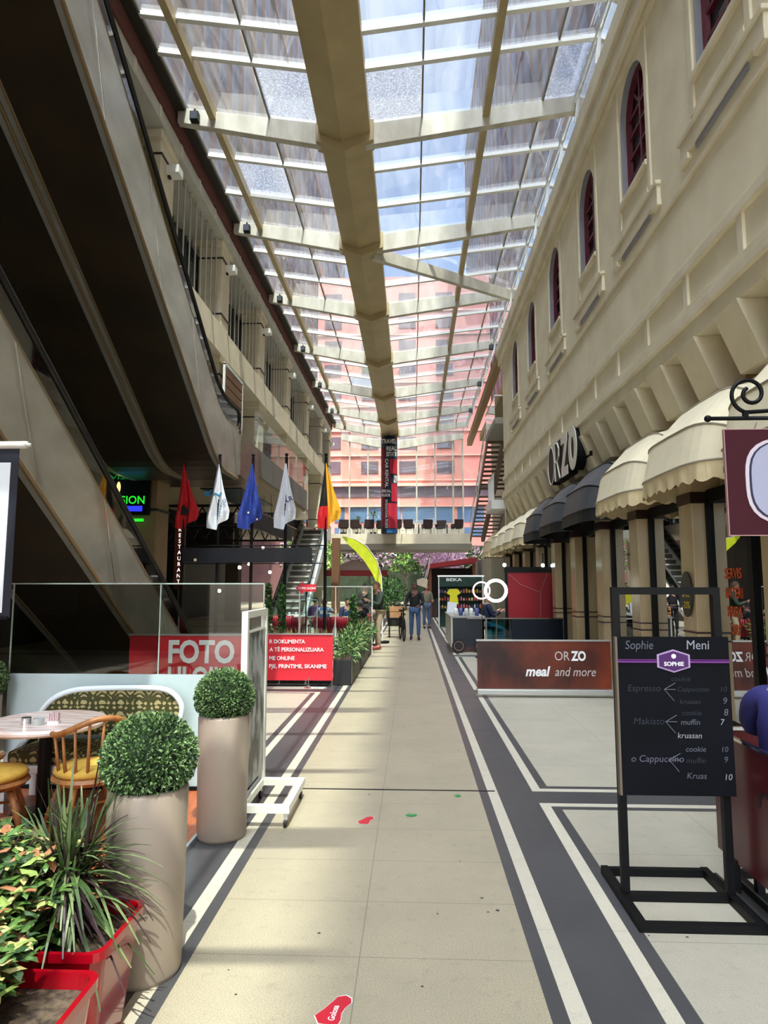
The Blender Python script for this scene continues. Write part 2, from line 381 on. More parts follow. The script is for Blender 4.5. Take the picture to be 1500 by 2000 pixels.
# flood lights on the beam ends
def flood(x,y,z,s,lab):
    t=thing('flood_light',lab,'light',(x,y,z),0,'flood lights under the roof beams')
    MB().box(-.09,.09,-.07,.07,-.2,0).build('housing',M_black,t,bevel=.01); MB().box(-.07,.07,-.075,-.07,-.18,-.02).build('lens',M_pane,t)
    MB().box(-.02,.02,-.02,.02,0,.08).build('bracket',M_black,t)
for k in range(5,11):
    flood(XL+.25,BY[k]-.16,rz(XL)-.2,1,'small dark flood light on the left end of a roof beam')
    if k>7: flood(XR-.15,BY[k]-.16,rz(XR)-.26,1,'small dark flood light on the right end of a roof beam')
# ---------------- left building ----------------
Y0,Y1=-6,YEND
struct(MB().box(-6.2,-5.05,12.55,Y1,7.74,8.5).build('wall_left_spandrel',M_stone2))
struct(MB().box(-6.2,-5.05,Y0,Y1,11.05,11.3).box(-6.2,-5.05,Y0,Y1,11.0,11.05).build('trim_2',M_white_stone))
for k in range(30):
    y=6+k*1.25
    if y<Y1: struct(MB().box(-5.06,-5.035,y,y+.12,11.05,11.3).build('trim_3',mat('white_stone_block',(226,224,214),.6)))
struct(MB().box(-6.2,-5.0,Y0,Y1,11.3,11.95).build('wall_left_brick',M_brick))
struct(MB().box(-5.02,-4.8,Y0,Y1,11.68,11.86).build('roof_gutter',mat('dark_gutter',(44,38,34),.5)))
struct(MB().box(-13,-5.05,14,23.4,4.3,4.8).box(-13,-6.7,23.4,38.6,4.3,4.8).box(-13,-5.05,38.6,Y1,4.3,4.8).build('wall_left_floor_slab',M_stone2))
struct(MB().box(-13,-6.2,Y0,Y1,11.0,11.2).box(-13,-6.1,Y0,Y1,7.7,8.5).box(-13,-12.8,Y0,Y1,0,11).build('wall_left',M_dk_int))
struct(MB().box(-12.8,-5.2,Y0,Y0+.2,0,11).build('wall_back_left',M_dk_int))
struct(MB().quad((-6.1,Y0,8.5),(-6.1,Y1,8.5),(-6.1,Y1,11),(-6.1,Y0,11)).build('window_1',mat('grey_reflecting_glass',(120,130,138),.12,spec=.9,rgb2=(70,78,84),scale=2.5,metal=.3)))
struct(MB().quad((-6.6,Y0,4.8),(-6.6,Y1,4.8),(-6.6,Y1,7.7),(-6.6,Y0,7.7)).build('window_2',M_pane))
CYS=[BY[k] for k in range(2,12)]
for i,y in enumerate(CYS):
    for z0,z1 in (((8.5,11.0),(4.8,7.74)) if y>14 else ((8.5,11.0),) if y>13 else ()):
        mb=MB(); mb.box(-5.8,-5.15,y-.38,y+.38,z0,z1); mb.box(-5.95,-5.1,y-.5,y+.5,z1-.18,z1)
        c=struct(mb.build('wall_column',M_stone2,bevel=.02))
        MB().box(-5.83,-5.12,y-.4,y+.4,z1-.5,z1-.46).box(-5.83,-5.12,y-.4,y+.4,z0+.42,z0+.46).build('band',mat('dark_band',(46,40,34),.5),c)
    if y<9: continue
    t=thing('box_lamp','white box lamp fixed to the top of a left facade column','light',(-5.0,y+.05,10.38),0,'box lamps on the left facade columns')
    MB().box(-.16,.12,-.14,.14,-.09,.09).build('shade',mat('lamp_white',(236,236,230),.5),t,bevel=.01); MB().box(-.2,-.1,-.05,.05,-.13,-.09).build('bracket',M_black,t)
    if i<len(CYS)-1:
        mb=MB()
        for j in range(9):
            yy=y+.55+j*(CYS[i+1]-y-1.1)/8
            mb.tube([(-5.27,yy,8.5),(-5.27,yy,11.0)],.018,6); mb.tube([(-5.27,yy,10.88),(-5.27,yy,10.98)],.04,6)
        for z in (9.1,): mb.tube([(-5.6,y+.4,z),(-5.6,y+4.15,z)],.03,6)
        struct(mb.build('facade_screen',mat('pale_rod',(196,194,186),.4)))
        mb=MB()
        for j in range(12):
            yy=y+.45+j*.33; mb.box(-6.12,-6.04,yy-.02,yy+.02,8.5,11)
        for j in range(6):
            yy=y+.5+j*.7; mb.box(-6.6,-6.52,yy-.03,yy+.03,4.8,7.7)
        mb.box(-6.12,-6.04,y,y+4.5,9.6,9.66)
        struct(mb.build('window_mullions',mat('grey_frame',(96,98,96),.4,metal=.3)))
# landing slab beside the escalators
struct(MB().box(-5.06,-3.75,15.6,23.4,4.3,4.95).build('landing_slab',mat('grey_fascia',(118,116,112),.55,var=.04)))
struct(MB().box(-13,-3.8,15.7,23.3,4.2,4.3).build('ceiling_landing',mat('cream_soffit',(170,156,126),.6)))
struct(MB().box(-5.6,-4.5,17.2,21.2,4.17,4.2).build('ceiling_panel',mat('dark_teal_soffit',(16,48,58),.4)))
struct(MB().quad((-3.8,15.6,4.95),(-3.8,23.4,4.95),(-3.8,23.4,5.85),(-3.8,15.6,5.85)).build('landing_balustrade_glass',M_clear))
# planters and blinds by the landing
t=thing('wooden_louvre_panel','brown louvred panel above the landing beside the escalator','panel',(-5.0,18.0,4.95))
mb=MB()
for k in range(6): mb.box(-.02,.02,-.9,.9,1.0+k*.26,1.2+k*.26)
mb.build('slat_panel',mat('brown_wood',(120,84,54),.6),t); MB().box(-.03,.03,-.95,-.9,0,2.6).box(-.03,.03,.9,.95,0,2.6).box(-.03,.03,-.95,.95,2.56,2.62).build('frame',M_bar,t)
# ground floor: tall pillars and dark shops under the slab
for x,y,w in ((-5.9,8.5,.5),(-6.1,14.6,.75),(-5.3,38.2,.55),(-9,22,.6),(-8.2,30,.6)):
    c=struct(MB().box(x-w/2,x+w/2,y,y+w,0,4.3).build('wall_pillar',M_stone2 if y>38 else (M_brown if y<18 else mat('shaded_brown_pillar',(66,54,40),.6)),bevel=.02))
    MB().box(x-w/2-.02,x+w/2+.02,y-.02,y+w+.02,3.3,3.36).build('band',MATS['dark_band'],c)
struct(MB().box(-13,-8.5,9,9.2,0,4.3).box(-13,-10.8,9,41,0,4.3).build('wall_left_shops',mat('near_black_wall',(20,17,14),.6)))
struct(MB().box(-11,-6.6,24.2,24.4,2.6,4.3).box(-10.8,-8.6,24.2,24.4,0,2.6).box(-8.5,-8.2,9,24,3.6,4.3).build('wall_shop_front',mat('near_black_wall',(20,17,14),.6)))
struct(MB().box(-4.65,-4.2,38.2,38.7,0,4.3).build('wall_pillar_brown',mat('brown_pillar',(112,78,50),.6)))
# truss under the slab
for y,x0,x1 in ((15.6,-8.6,-3.95),(21.5,-8.4,-4.0)):
    mb=MB(); mb.box(x0,x1,y-.03,y+.03,3.5,3.56).box(x0,x1,y-.03,y+.03,3.05,3.11)
    n=int((x1-x0)/.4)
    for k in range(n):
        a=x0+k*(x1-x0)/n; b=a+(x1-x0)/n; mb.beam((a,y,3.1),((a+b)/2,y,3.5),.03,.03,(0,1,0)); mb.beam(((a+b)/2,y,3.5),(b,y,3.1),.03,.03,(0,1,0))
    tag(mb.build('lighting_truss',M_black),'black lattice truss under the landing, '+('near one by the flags' if y<18 else 'far one by the shop front'),'truss')
tag(MB().prism([(-4.0,15.6,3.05),(-4.0,21.5,3.05),(-4.0,21.5,3.5),(-4.0,15.6,3.5)],(.08,0,0)).build('truss_fascia',M_black),'black fascia strip joining the two trusses','truss')
# bulbs
for i,(x,y,z) in enumerate(((-5.75,16.5,1.85),(-4.9,16.8,1.5),(-4.5,17.2,2.1),(-4.0,18.6,2.0),(-6.6,20,2.4),(-5.2,21,2.3),(-4.3,19,2.7))):
    t=thing('hanging_bulb','small glowing bulb hanging in the dark ground floor hall on the left','light',(x,y,z),0,'glowing bulbs in the dark hall')
    MB().ball((0,0,0),.045).build('bulb',mat('bulb_glow',(255,226,190),.5,emit=14),t,smooth=True); MB().tube([(0,0,.04),(0,0,4.2-z)],.006,5).build('cord',M_black,t)
# screen, ticker and signs
t=thing('led_screen','dark LED screen with green lettering on the ground floor pillar','screen',(-6.1,14.55,3.2))
MB().box(-.75,.25,-.09,0,0,1.0).build('housing',M_black,t,world=False)
gl=mat('green_led',(40,230,50),.5,emit=.8); bl=mat('blue_led',(40,50,230),.5,emit=1.2)
text('EVISION',gl,(-6.8,14.45,3.45),(1,0,0),(0,0,1),size=.25,width=.85,parent=t,bold=.01)
text('VISION',mat('dim_green_led',(20,120,40),.5,emit=.8),(-6.75,14.45,4.0),(1,0,0),(0,0,1),size=.14,width=.8,parent=t)
MB().box(-.5,.1,-.1,-.09,.08,.2).build('caption_bar',bl,t); MB().ball((-.45,-.1,.62),.09,sc=(.5,.1,1.4)).build('symbol',mat('yellow_led',(250,210,120),.5,emit=1.5),t)
tag(MB().box(-6.85,-5.95,14.4,14.44,3.05,3.11).build('light_strip',gl),'bright green neon strip under the LED screen','light')
t=thing('vertical_sign','narrow upright sign with white lettering beside the pillar','sign',(-5.45,15.4,1.65))
MB().box(-.12,.12,-.03,.03,-.1,1.4).build('panel',mat('dark_red_sign',(84,26,20),.5),t); MB().box(-.3,-.12,-.05,-.02,.9,.95).box(-.3,-.12,-.05,-.02,.1,.15).build('bracket',M_black,t)
for i,ch in enumerate('RESTAURANT'): text(ch,mat('lit_white',(255,240,225),.5,emit=1.2),(-5.45,15.36,2.9-i*.135),(1,0,0),(0,0,1),size=.13,parent=t,align='CENTER',name='lettering')
t=thing('round_reflection','round lit disc in blue and green standing in for a reflection in the escalator glass','sign',(-7.0,13.6,4.0))  # glowing disc modelled in place of a reflection in the escalator glass
MB().tube([(0,0,0),(0,.05,0)],.2,28).build('face',mat('aqua_lit',(150,215,215),.5,emit=.6,rgb2=(120,190,70),scale=5),t)
MB().tube([(.21*math.cos(a*.3),-.01,.21*math.sin(a*.3)) for a in range(21)],.015,6,closed=True).build('rim',M_white,t)
# ---------------- escalators ----------------
def bar_yz(mb,x0,x1,pts_lo,pts_hi):
    """vertical slab between two polylines of (y,z), spanning x0..x1"""
    for i in range(len(pts_lo)-1):
        a,b,c,d=pts_lo[i],pts_lo[i+1],pts_hi[i+1],pts_hi[i]
        mb.prism([(x0,a[0],a[1]),(x0,b[0],b[1]),(x0,c[0],c[1]),(x0,d[0],d[1])],(x1-x0,0,0))
SL=.65
def smooth_pts(pts):
    """round the corners of a (y,z) polyline"""
    out=[pts[0]]
    for i in range(1,len(pts)-1):
        a,b,c=Vector(pts[i-1]),Vector(pts[i]),Vector(pts[i+1]); k=min((a-b).length,(c-b).length)*.45; k=min(k,1.1)
        p=b+(a-b).normalized()*k; q=b+(c-b).normalized()*k
        for t in (0,.2,.4,.6,.8,1): out.append(tuple(p*(1-t)**2+b*2*t*(1-t)+q*t*t))
    out.append(pts[-1]); return out
def escalator(xr,wd,label,zlow,ystart,floorz,yend,rail_h,panel_h,loc,glassmat,ratio=None):
    """zlow: lower edge z at y=0 (descends with +y at SL); xr right side plane; floorz landing floor"""
    t=thing('escalator',label,'escalator',loc)
    yk=(zlow-(floorz-.85))/SL   # where lower edge becomes flat
    lo=smooth_pts([(ystart,zlow-SL*ystart),(yk,floorz-.85),(yend,floorz-.85)]) if floorz>1 else [(ystart,zlow-SL*ystart),(zlow/SL,0.0),(zlow/SL+.01,0.0),(yend,0.0)]
    zt=zlow+panel_h; yk2=(zt-(floorz+.25))/SL
    hi=smooth_pts([(ystart,zt-SL*ystart),(yk2,floorz+.25),(yend,floorz+.25)])
    def samp(P,y):
        for i in range(len(P)-1):
            if P[i][0]<=y<=P[i+1][0]:
                u=(y-P[i][0])/max(1e-6,P[i+1][0]-P[i][0]); return P[i][1]*(1-u)+P[i+1][1]*u
        return P[-1][1]
    ys=sorted(set([round(p[0],3) for p in lo+hi]+[ystart+k*(yend-ystart)/30 for k in range(31)]))
    L=[(y,samp(lo,y)) for y in ys]; H=[(y,samp(hi,y)) for y in ys]
    rr=[(y,z+rail_h-.07) for y,z in H]
    for k,x in enumerate((xr,xr-wd)):
        mb=MB(); bar_yz(mb,x-.08,x,L,H); mb.build('side_panel',M_steel,t,world=True)
        mb=MB()
        y=math.ceil(ystart)
        while y<yend-1.2:
            z=samp(H,y); mb=MB(); mb.beam((x+.002,y,z-.01),(x+.002,y+.55*panel_h*.8,samp(L,y+.55*panel_h*.8)+.08),.004,.018,(0,1,.3)); y+=1.95
            mb.build('panel_joint',M_chrome,t,world=True)
        mb=MB(); bar_yz(mb,x-.05,x-.035,H,rr); mb.build('balustrade_glass',glassmat,t,world=True)
        mb=MB(); pts=[(x-.04,y,z) for y,z in rr]; ez=rr[-1][1]
        pts+= [(x-.04,yend+.13,ez-.06),(x-.04,yend+.2,ez-.2),(x-.04,yend+.13,ez-.36),(x-.04,yend,ez-.42)]
        mb.tube(pts,.042,8); mb.build('handrail',M_rubber,t,smooth=True,world=True)
        mb=MB(); mb.tube([(x+.01,y,z+.02) for y,z in L],.03,6); mb.build('edge_trim',M_trim,t,world=True)
        mb=MB(); mb.tube([(x-.02,y,z+.01) for y,z in H],.028,6); mb.build('skirt_trim',M_trim,t,world=True)
    mb=MB(); bar_yz(mb,xr-wd,xr-.09,L,[(y,z+.12) for y,z in L]); 
    mb.build('underside',M_under,t,world=True)
    mb=MB(); bar_yz(mb,xr-wd-.125,xr-wd-.03,[(y,z+.1) for y,z in L],[(y,z+.14) for y,z in L]); mb.build('gap_shade_strip',M_black,t,world=True)  # black strip added beside the escalator so the gap reads as deep shade
    # steps
    mb=MB(); y=ystart; top=zlow+panel_h-.35
    while y<yend-1.4:
        z=max(floorz,top-SL*y-.1); 
        if z<=floorz+.001: break
        mb.box(xr-wd+.25,xr-.3,y,y+.4,z-.3,z); y+=.4
    mb.build('steps',mat('step_metal',(92,92,90),.45,metal=.4),t,world=True)
    mb=MB(); mb.box(xr-wd+.2,xr-.2,y,yend,floorz-.05,floorz+.01); mb.build('landing_plate',M_steel2,t,world=True)
    return t
escalator(-3.75,1.05,'upper brushed steel escalator rising to the third level, right of the pair',12.05,4.5,4.75,14.0,.5,1.25,(-4.2,14,4.75),M_balu)
escalator(-4.93,1.05,'upper brushed steel escalator rising to the third level, left of the pair',12.05,4.5,4.75,14.0,.5,1.25,(-5.4,14,4.75),M_balu)
struct(MB().box(-6.1,-3.7,14.0,15.7,4.0,4.9).build('landing_bridge',M_steel2))
escalator(-3.75,1.15,'lower brushed steel escalator rising from the ground floor on the left',6.78,3.6,0.0,12.0,.46,1.06,(-4.2,12,0),M_balu)
struct(MB().box(-8,-3.7,2.0,4.5,4.3,4.75).box(-8,-3.7,2,4.5,8.6,9.0).build('ceiling_landing_near',M_dk_int))
# far escalator: rises away from the camera
def far_escalator():
    t=thing('escalator','distant escalator with grey steps rising to the terrace deck','escalator',(-5.6,30,0))
    y0,y1,h=30.2,38.0,4.75; s=h/(y1-y0)
    for x in (-6.3,-4.92):
        mb=MB(); bar_yz(mb,x-.1,x+.1,[(y0-1,0),(y0,0),(y1,h-.6),(y1+1.2,h-.6)],[(y0-1,.25),(y0,.25),(y1,h+.25),(y1+1.2,h+.25)]); mb.build('side_panel',mat('far_panel_steel',(214,220,220),.4,metal=.2),t,world=True)
        mb=MB(); bar_yz(mb,x-.01,x+.01,[(y0-1,.25),(y0,.25),(y1,h+.25),(y1+1,h+.25)],[(y0-1,.95),(y0,.95),(y1,h+.95),(y1+1,h+.95)]); mb.build('balustrade_glass',M_clear,t,world=True)
        mb=MB(); mb.tube([(x,y0-1.1,.5),(x,y0-1.15,.8),(x,y0-.9,.97),(x,y0,.97),(x,y1,h+.97),(x,y1+1,h+.97)],.05,6); mb.build('handrail',mat('grey_rail',(70,74,76),.4),t,world=True)
    for k in range(16):
        z=h*(k+1)/16; y=y0+(y1-y0)*k/16; mb=MB(); mb.box(-6.2,-5.02,y+.06,y+.6,z-.3,z-.05); mb.cur=1; mb.box(-6.2,-5.02,y,y+.5,z-.07,z); mb.build('step',[mat('step_grey',(120,118,112),.6),mat('step_nosing',(222,220,212),.5)],t,world=True)
    MB().box(-6.2,-5.02,y0-1,y0,.0,.03).build('landing_plate',M_steel2,t,world=True)
far_escalator()
# ---------------- right building ----------------
XW=3.5; YC=25.2
WIN=[(f-1.36,f) for f in (4.9,7.80,10.66,13.4,16.45,19.6,22.75)]   # arched openings
WIN=[w for w in WIN if w[1]<25.5]
def arch_pts(y0,y1,zs,zt,n=10):
    c=(y0+y1)/2; r=(y1-y0)/2; s=zt-zs
    return [(c-r*math.cos(PI*i/n),zs+s*math.sin(PI*i/n)) for i in range(n+1)]
ZB,ZT=7.92,9.86; ZS=9.22
mb=MB(); yy=-6.0
def wq(a,b,z0,z1,x=XW): mb.quad((x,b,z0),(x,a,z0),(x,a,z1),(x,b,z1))
for a,b in WIN:
    i0,i1=a+.12,b-.12
    wq(yy,i0,4.9,10.9); wq(i0,i1,4.9,ZB)
    P=arch_pts(i0,i1,ZS,ZT)
    for i in range(len(P)-1):
        mb.quad((XW,P[i+1][0],P[i+1][1]),(XW,P[i][0],P[i][1]),(XW,P[i][0],10.9),(XW,P[i+1][0],10.9))
    yy=i1
wq(yy,YC,4.9,10.9)
# far corner return and body
mb.quad((XW,YC,0),(9,YC,0),(9,YC,10.9),(XW,YC,10.9)); mb.quad((XW,-6,10.9),(XW,YC,10.9),(9,YC,10.9),(9,-6,10.9))
mb.quad((XW,YC,0),(XW,YC-.3,0),(XW,YC-.3,4.9),(XW,YC,4.9)); mb.quad((XW,YC,4.9),(XW,-6,4.9),(4.3,-6,4.9),(4.3,YC,4.9))
struct(mb.build('wall_right',M_stone))
struct(MB().box(3.28,XW+.05,-6,YC+.05,10.42,10.8).box(3.34,XW+.05,-6,YC+.05,10.05,10.42).box(3.42,XW+.05,-6,YC+.05,9.95,10.05).build('trim_4',M_stone2,bevel=.01))
struct(MB().box(3.46,XW+.02,-6,YC+.02,6.72,6.76).build('trim_5',M_stone2))
struct(MB().box(3.44,XW+.02,-6,YC+.02,5.57,5.69).box(3.47,XW+.02,-6,YC+.02,5.69,5.74).build('trim_6',M_stone2,bevel=.005))
struct(MB().box(3.44,XW+.02,-6,YC+.02,5.02,5.12).box(3.40,XW+.02,-6,YC+.02,4.9,5.02).build('trim_7',M_stone2,bevel=.005))
for k in range(15):
    y=5.35+k*1.42
    if y<YC: struct(MB().box(3.465,XW+.01,y,y+.12,5.12,5.58).build('wall_pilaster_strip',M_stone2))
struct(MB().box(3.46,4.1,-6,YC,4.68,4.9).build('trim_8',M_stone2))
for k in range(-2,16):
    y=7.98+1.09*k
    o=MB().prism([(3.42,y,4.68),(4.04,y,4.68),(4.04,y,4.02),(3.69,y,4.02)],(0,.55,0)).build('wall_corbel',M_stone2,bevel=.008); struct(o)
struct(MB().box(4.02,9,-6,YC,3.9,4.72).build('wall_right_lower',mat('brown_recess_stone',(160,122,74),.85,rgb2=(124,92,54),scale=2)))
struct(MB().box(3.78,9,-6,YC,2.82,3.95).build('wall_right_fascia',M_stone2))
for i,(a,b) in enumerate(WIN):
    w=bpy.data.objects.new('window_%d'%(i+3),None); COL.objects.link(w); w.location=(XW,(a+b)/2,ZB); w['kind']='structure'
    i0,i1=a+.12,b-.12; dp=.22
    mb=MB(); P=[(i0,ZB)]+arch_pts(i0,i1,ZS,ZT)+[(i1,ZB)]
    for j in range(len(P)-1): mb.quad((XW,P[j][0],P[j][1]),(XW,P[j+1][0],P[j+1][1]),(XW+dp,P[j+1][0],P[j+1][1]),(XW+dp,P[j][0],P[j][1]))
    mb.quad((XW,i0,ZB),(XW,i1,ZB),(XW+dp,i1,ZB),(XW+dp,i0,ZB)); mb.build('reveal',M_reveal,w,world=True)
    x=XW+dp-.05
    mb=MB(); pts=[(x,q[0],q[1]) for q in P]; mb.tube(pts+[pts[0]],.075,4)
    c=(i0+i1)/2
    mb.beam((x,c,ZB),(x,c,ZT),.06,.08,(1,0,0))
    for z in (8.3,8.65,9.0,9.3): mb.beam((x,i0,z),(x,i1,z),.05,.07,(1,0,0))
    mb.beam((x,c,9.3),(x,i0+.2,9.72),.05,.05,(1,0,0)); mb.beam((x,c,9.3),(x,i1-.2,9.72),.05,.05,(1,0,0))
    mb.build('window_frame',M_maroon,w,world=True)
    mb=MB(); mb.quad(*[(XW+dp-.02,q[0],q[1]) for q in P]); mb.build('pane',M_pane,w,world=True)
    mb=MB(); F=.06; z0,z1=7.42,10.0
    for s,e in (((a,z0),(a,z1)),((b,z0),(b,z1))): mb.box(XW-.03,XW+.01,s[0]-F,s[0]+F,z0,z1)
    mb.box(XW-.035,XW+.01,a+.06,b-.06,z0-.03,z0+.05); mb.box(XW-.06,XW+.02,a+.05,b-.05,7.82,7.91)
    mb.build('surround',M_stone2,w,world=True,bevel=.01)
    mb=MB(); mb.box(XW-.08,XW+.02,a-.36,b+.40,7.26,7.32); mb.box(XW-.05,XW+.02,a-.33,b+.36,7.04,7.26); mb.box(XW-.06,XW+.02,a-.35,a-.12,6.95,7.04); mb.box(XW-.06,XW+.02,b+.12,b+.38,6.95,7.04)
    mb.build('window_ledge',M_stone2,w,world=True,bevel=.01)
    MB().box(XW-.03,XW-.002,a+.05,b-.05,6.96,7.035).build('ledge_slot',M_reveal,w,world=True)
# clerestory glass strip between cornice and roof
mb=MB(); mb.quad((3.32,-6,10.9),(3.32,YEND,10.9),(3.43,YEND,11.75),(3.43,-6,11.75)); struct(mb.build('window_20',glass('bright_clear_glass',(235,245,245),.18,.05)))
mb=MB()
for k in range(28):
    y=5+k*1.523
    if y<YEND: mb.beam((3.30,y,10.9),(3.42,y,11.75),.03,.03)
mb.tube([(3.38,-6,11.6),(3.38,YEND,11.6)],.02,5)
struct(mb.build('window_20_mullions',M_bar))
# pilasters and shop fronts
PY=[4.4,6.5,8.47,10.46,12.42,14.42,16.4,18.5,20.7,22.8,24.9]
for i,y in enumerate(PY):
    mb=MB(); mb.box(3.42,3.9,y-.2,y+.2,0,3.2)
    c=struct(mb.build('wall_pier',M_marble,bevel=.01))
    mb=MB()
    for z in (.98,1.08): mb.box(3.412,3.9,y-.206,y+.206,z,z+.022)
    mb.box(3.405,3.9,y-.212,y+.212,2.66,2.80); mb.build('dark_stone_band',mat('dark_brown_stone',(52,30,24),.3),c)
for i in range(len(PY)-1):
    a,b=PY[i]+.2,PY[i+1]-.2; glazed=i in (1,2,3,9)
    w=bpy.data.objects.new('window_%d'%(i+30),None); COL.objects.link(w); w.location=(3.6,(a+b)/2,0); w['kind']='structure'
    mb=MB(); mb.box(3.6,3.68,a,b,2.66,2.82).box(3.58,3.66,a,a+.06,0,2.7).box(3.58,3.66,b-.06,b,0,2.7).box(3.58,3.66,a,b,0,.12)
    if i==1: mb.box(3.58,3.66,a+.14,a+.2,0,2.7).box(3.58,3.66,a+.5,a+.6,0,2.7)
    mb.build('shop_frame',M_black,w,world=True)
    if glazed or i in (0,):
        MB().quad((3.62,a,.1),(3.62,b,.1),(3.62,b,2.66),(3.62,a,2.66)).build('pane',M_shopglass,w,world=True)
struct(MB().box(8.7,8.9,-6,YC,0,3).box(3.7,8.9,-6,YC,3,3.1).build('wall_shops',M_dk_int))
for i,y in enumerate(PY):
    struct(MB().box(3.9,8.7,y-.08,y+.08,0,3).build('wall_shop_divider',mat('shop_wall_grey',(96,94,88),.7,var=.1)))
# shop interior goods (behind glass)
for i,(y,x) in enumerate(((9.3,4.5),(9.9,4.4),(11.2,4.6))):
    t=thing('display_shelf','glass-fronted display shelf with small pale goods inside the shop, '+('near the window','beside the back wall','in the next shop along')[i],'shelf',(x,y,0))
    mb=MB()
    for z in (.3,.7,1.1,1.5): mb.box(-.15,.15,-.3,.3,z,z+.02)
    mb.build('shelf_boards',M_bar,t)
    mb=MB()
    for z in (.3,.7,1.1):
        for q in range(6): mb.box(-.1,.08,-.28+q*.09,-.22+q*.09,z+.02,z+.1+R_.random()*.2)
    mb.build('goods',mat('pale_teal_goods',(130,180,190),.4,rgb2=(230,230,230),scale=9,lo=.45,hi=.5),t)
# service lettering on the shop door glass
t=thing('door_lettering','orange window lettering SERVIS BATERI RRIPA ORE on the dark shop door','lettering',(3.6,7.35,1.1))
for s,z,wd in (('SERVIS',1.74,.40),('BATERI',1.52,.40),('RRIPA',1.31,.36),('ORE',1.11,.24)):
    text(s,M_orange,(3.6165,7.93-(.42-wd)/2,z),(0,-1,0),(0,0,1),size=.165,width=wd,parent=t,bold=.02,ext=0)
t=thing('oval_sign','black oval sign with yellow lettering on the beige pier','sign',(3.40,8.47,1.55))
mb=MB(); pts=[(0,.17*math.cos(a*PI/16),.28*math.sin(a*PI/16)) for a in range(32)]; mb.prism(pts,(-.012,0,0)); mb.build('panel',mat('black_oval',(30,30,26),.4),t)
text('SALE',mat('yellow_print',(220,190,40),.5),(3.385,8.58,1.52),(0,-1,0),(0,0,1),size=.12,width=.22,parent=t,bold=.02)
text('-20%',MATS['yellow_print'],(3.385,8.58,1.38),(0,-1,0),(0,0,1),size=.12,width=.22,parent=t,bold=.02)
# ORZO wall sign: letters face the walkway
t=thing('wall_sign','large black ORZO letters with pale faces on the right facade above the grey awnings','sign',(3.4,15.0,4.05))
def oring(mb,cy,cz,ry,rzv,ty,x0,x1,n=28):
    for i in range(n):
        a,b=2*PI*i/n,2*PI*(i+1)/n
        o=[(cy+ry*math.cos(q),cz+rzv*math.sin(q)) for q in (a,b)]; q2=[(cy+(ry-ty)*math.cos(q),cz+(rzv-ty)*math.sin(q)) for q in (a,b)]
        mb.prism([(x0,o[0][0],o[0][1]),(x0,o[1][0],o[1][1]),(x0,q2[1][0],q2[1][1]),(x0,q2[0][0],q2[0][1])],(x1-x0,0,0))
def letter(kind,cy):
    p=bpy.data.objects.new('letter',None); COL.objects.link(p); p.parent=t; p.location=(0,cy-15.0,0)
    mb=MB(); fb=MB(); H=.9; w=.36
    if kind in 'Oo':
        mb.prism([(-.02,w*math.cos(2*PI*i/24),.47+.47*math.sin(2*PI*i/24)) for i in range(24)],(.2,0,0))
        oring(fb,0,.47,w,.47,.03 if kind=='O' else .22,-.035,-.021)
    elif kind=='R':
        mb.box(-.02,.18,-.3,.3,0,.92)
        fb.tube([(-.03,.24,.02),(-.03,.24,.9)],.02,5); fb.tube([(-.03,.24,.9),(-.03,-.05,.88),(-.03,-.2,.72),(-.03,-.18,.55),(-.03,.0,.45),(-.03,.24,.45)],.02,5); fb.tube([(-.03,.02,.45),(-.03,-.26,.02)],.02,5)
    else:
        mb.box(-.02,.18,-.3,.3,0,.92)
        fb.box(-.035,-.021,-.3,.3,.74,.92).box(-.035,-.021,-.3,.3,0,.2)
        fb.prism([(-.035,-.3,.74),(-.035,-.06,.74),(-.035,.3,.2),(-.035,.06,.2)],(.014,0,0))
    mb.build('letter_body',M_black,p); fb.build('letter_face',mat('ivory_face',(226,222,208),.4),p)
for k,cy in (('O',16.12),('R',15.42),('Z',14.70),('o',13.94)): letter(k,cy)
MB().box(.18,.24,-1.6,1.6,.2,.3).box(.18,.24,-1.6,1.6,.65,.7).build('mounting_rail',M_black,t)
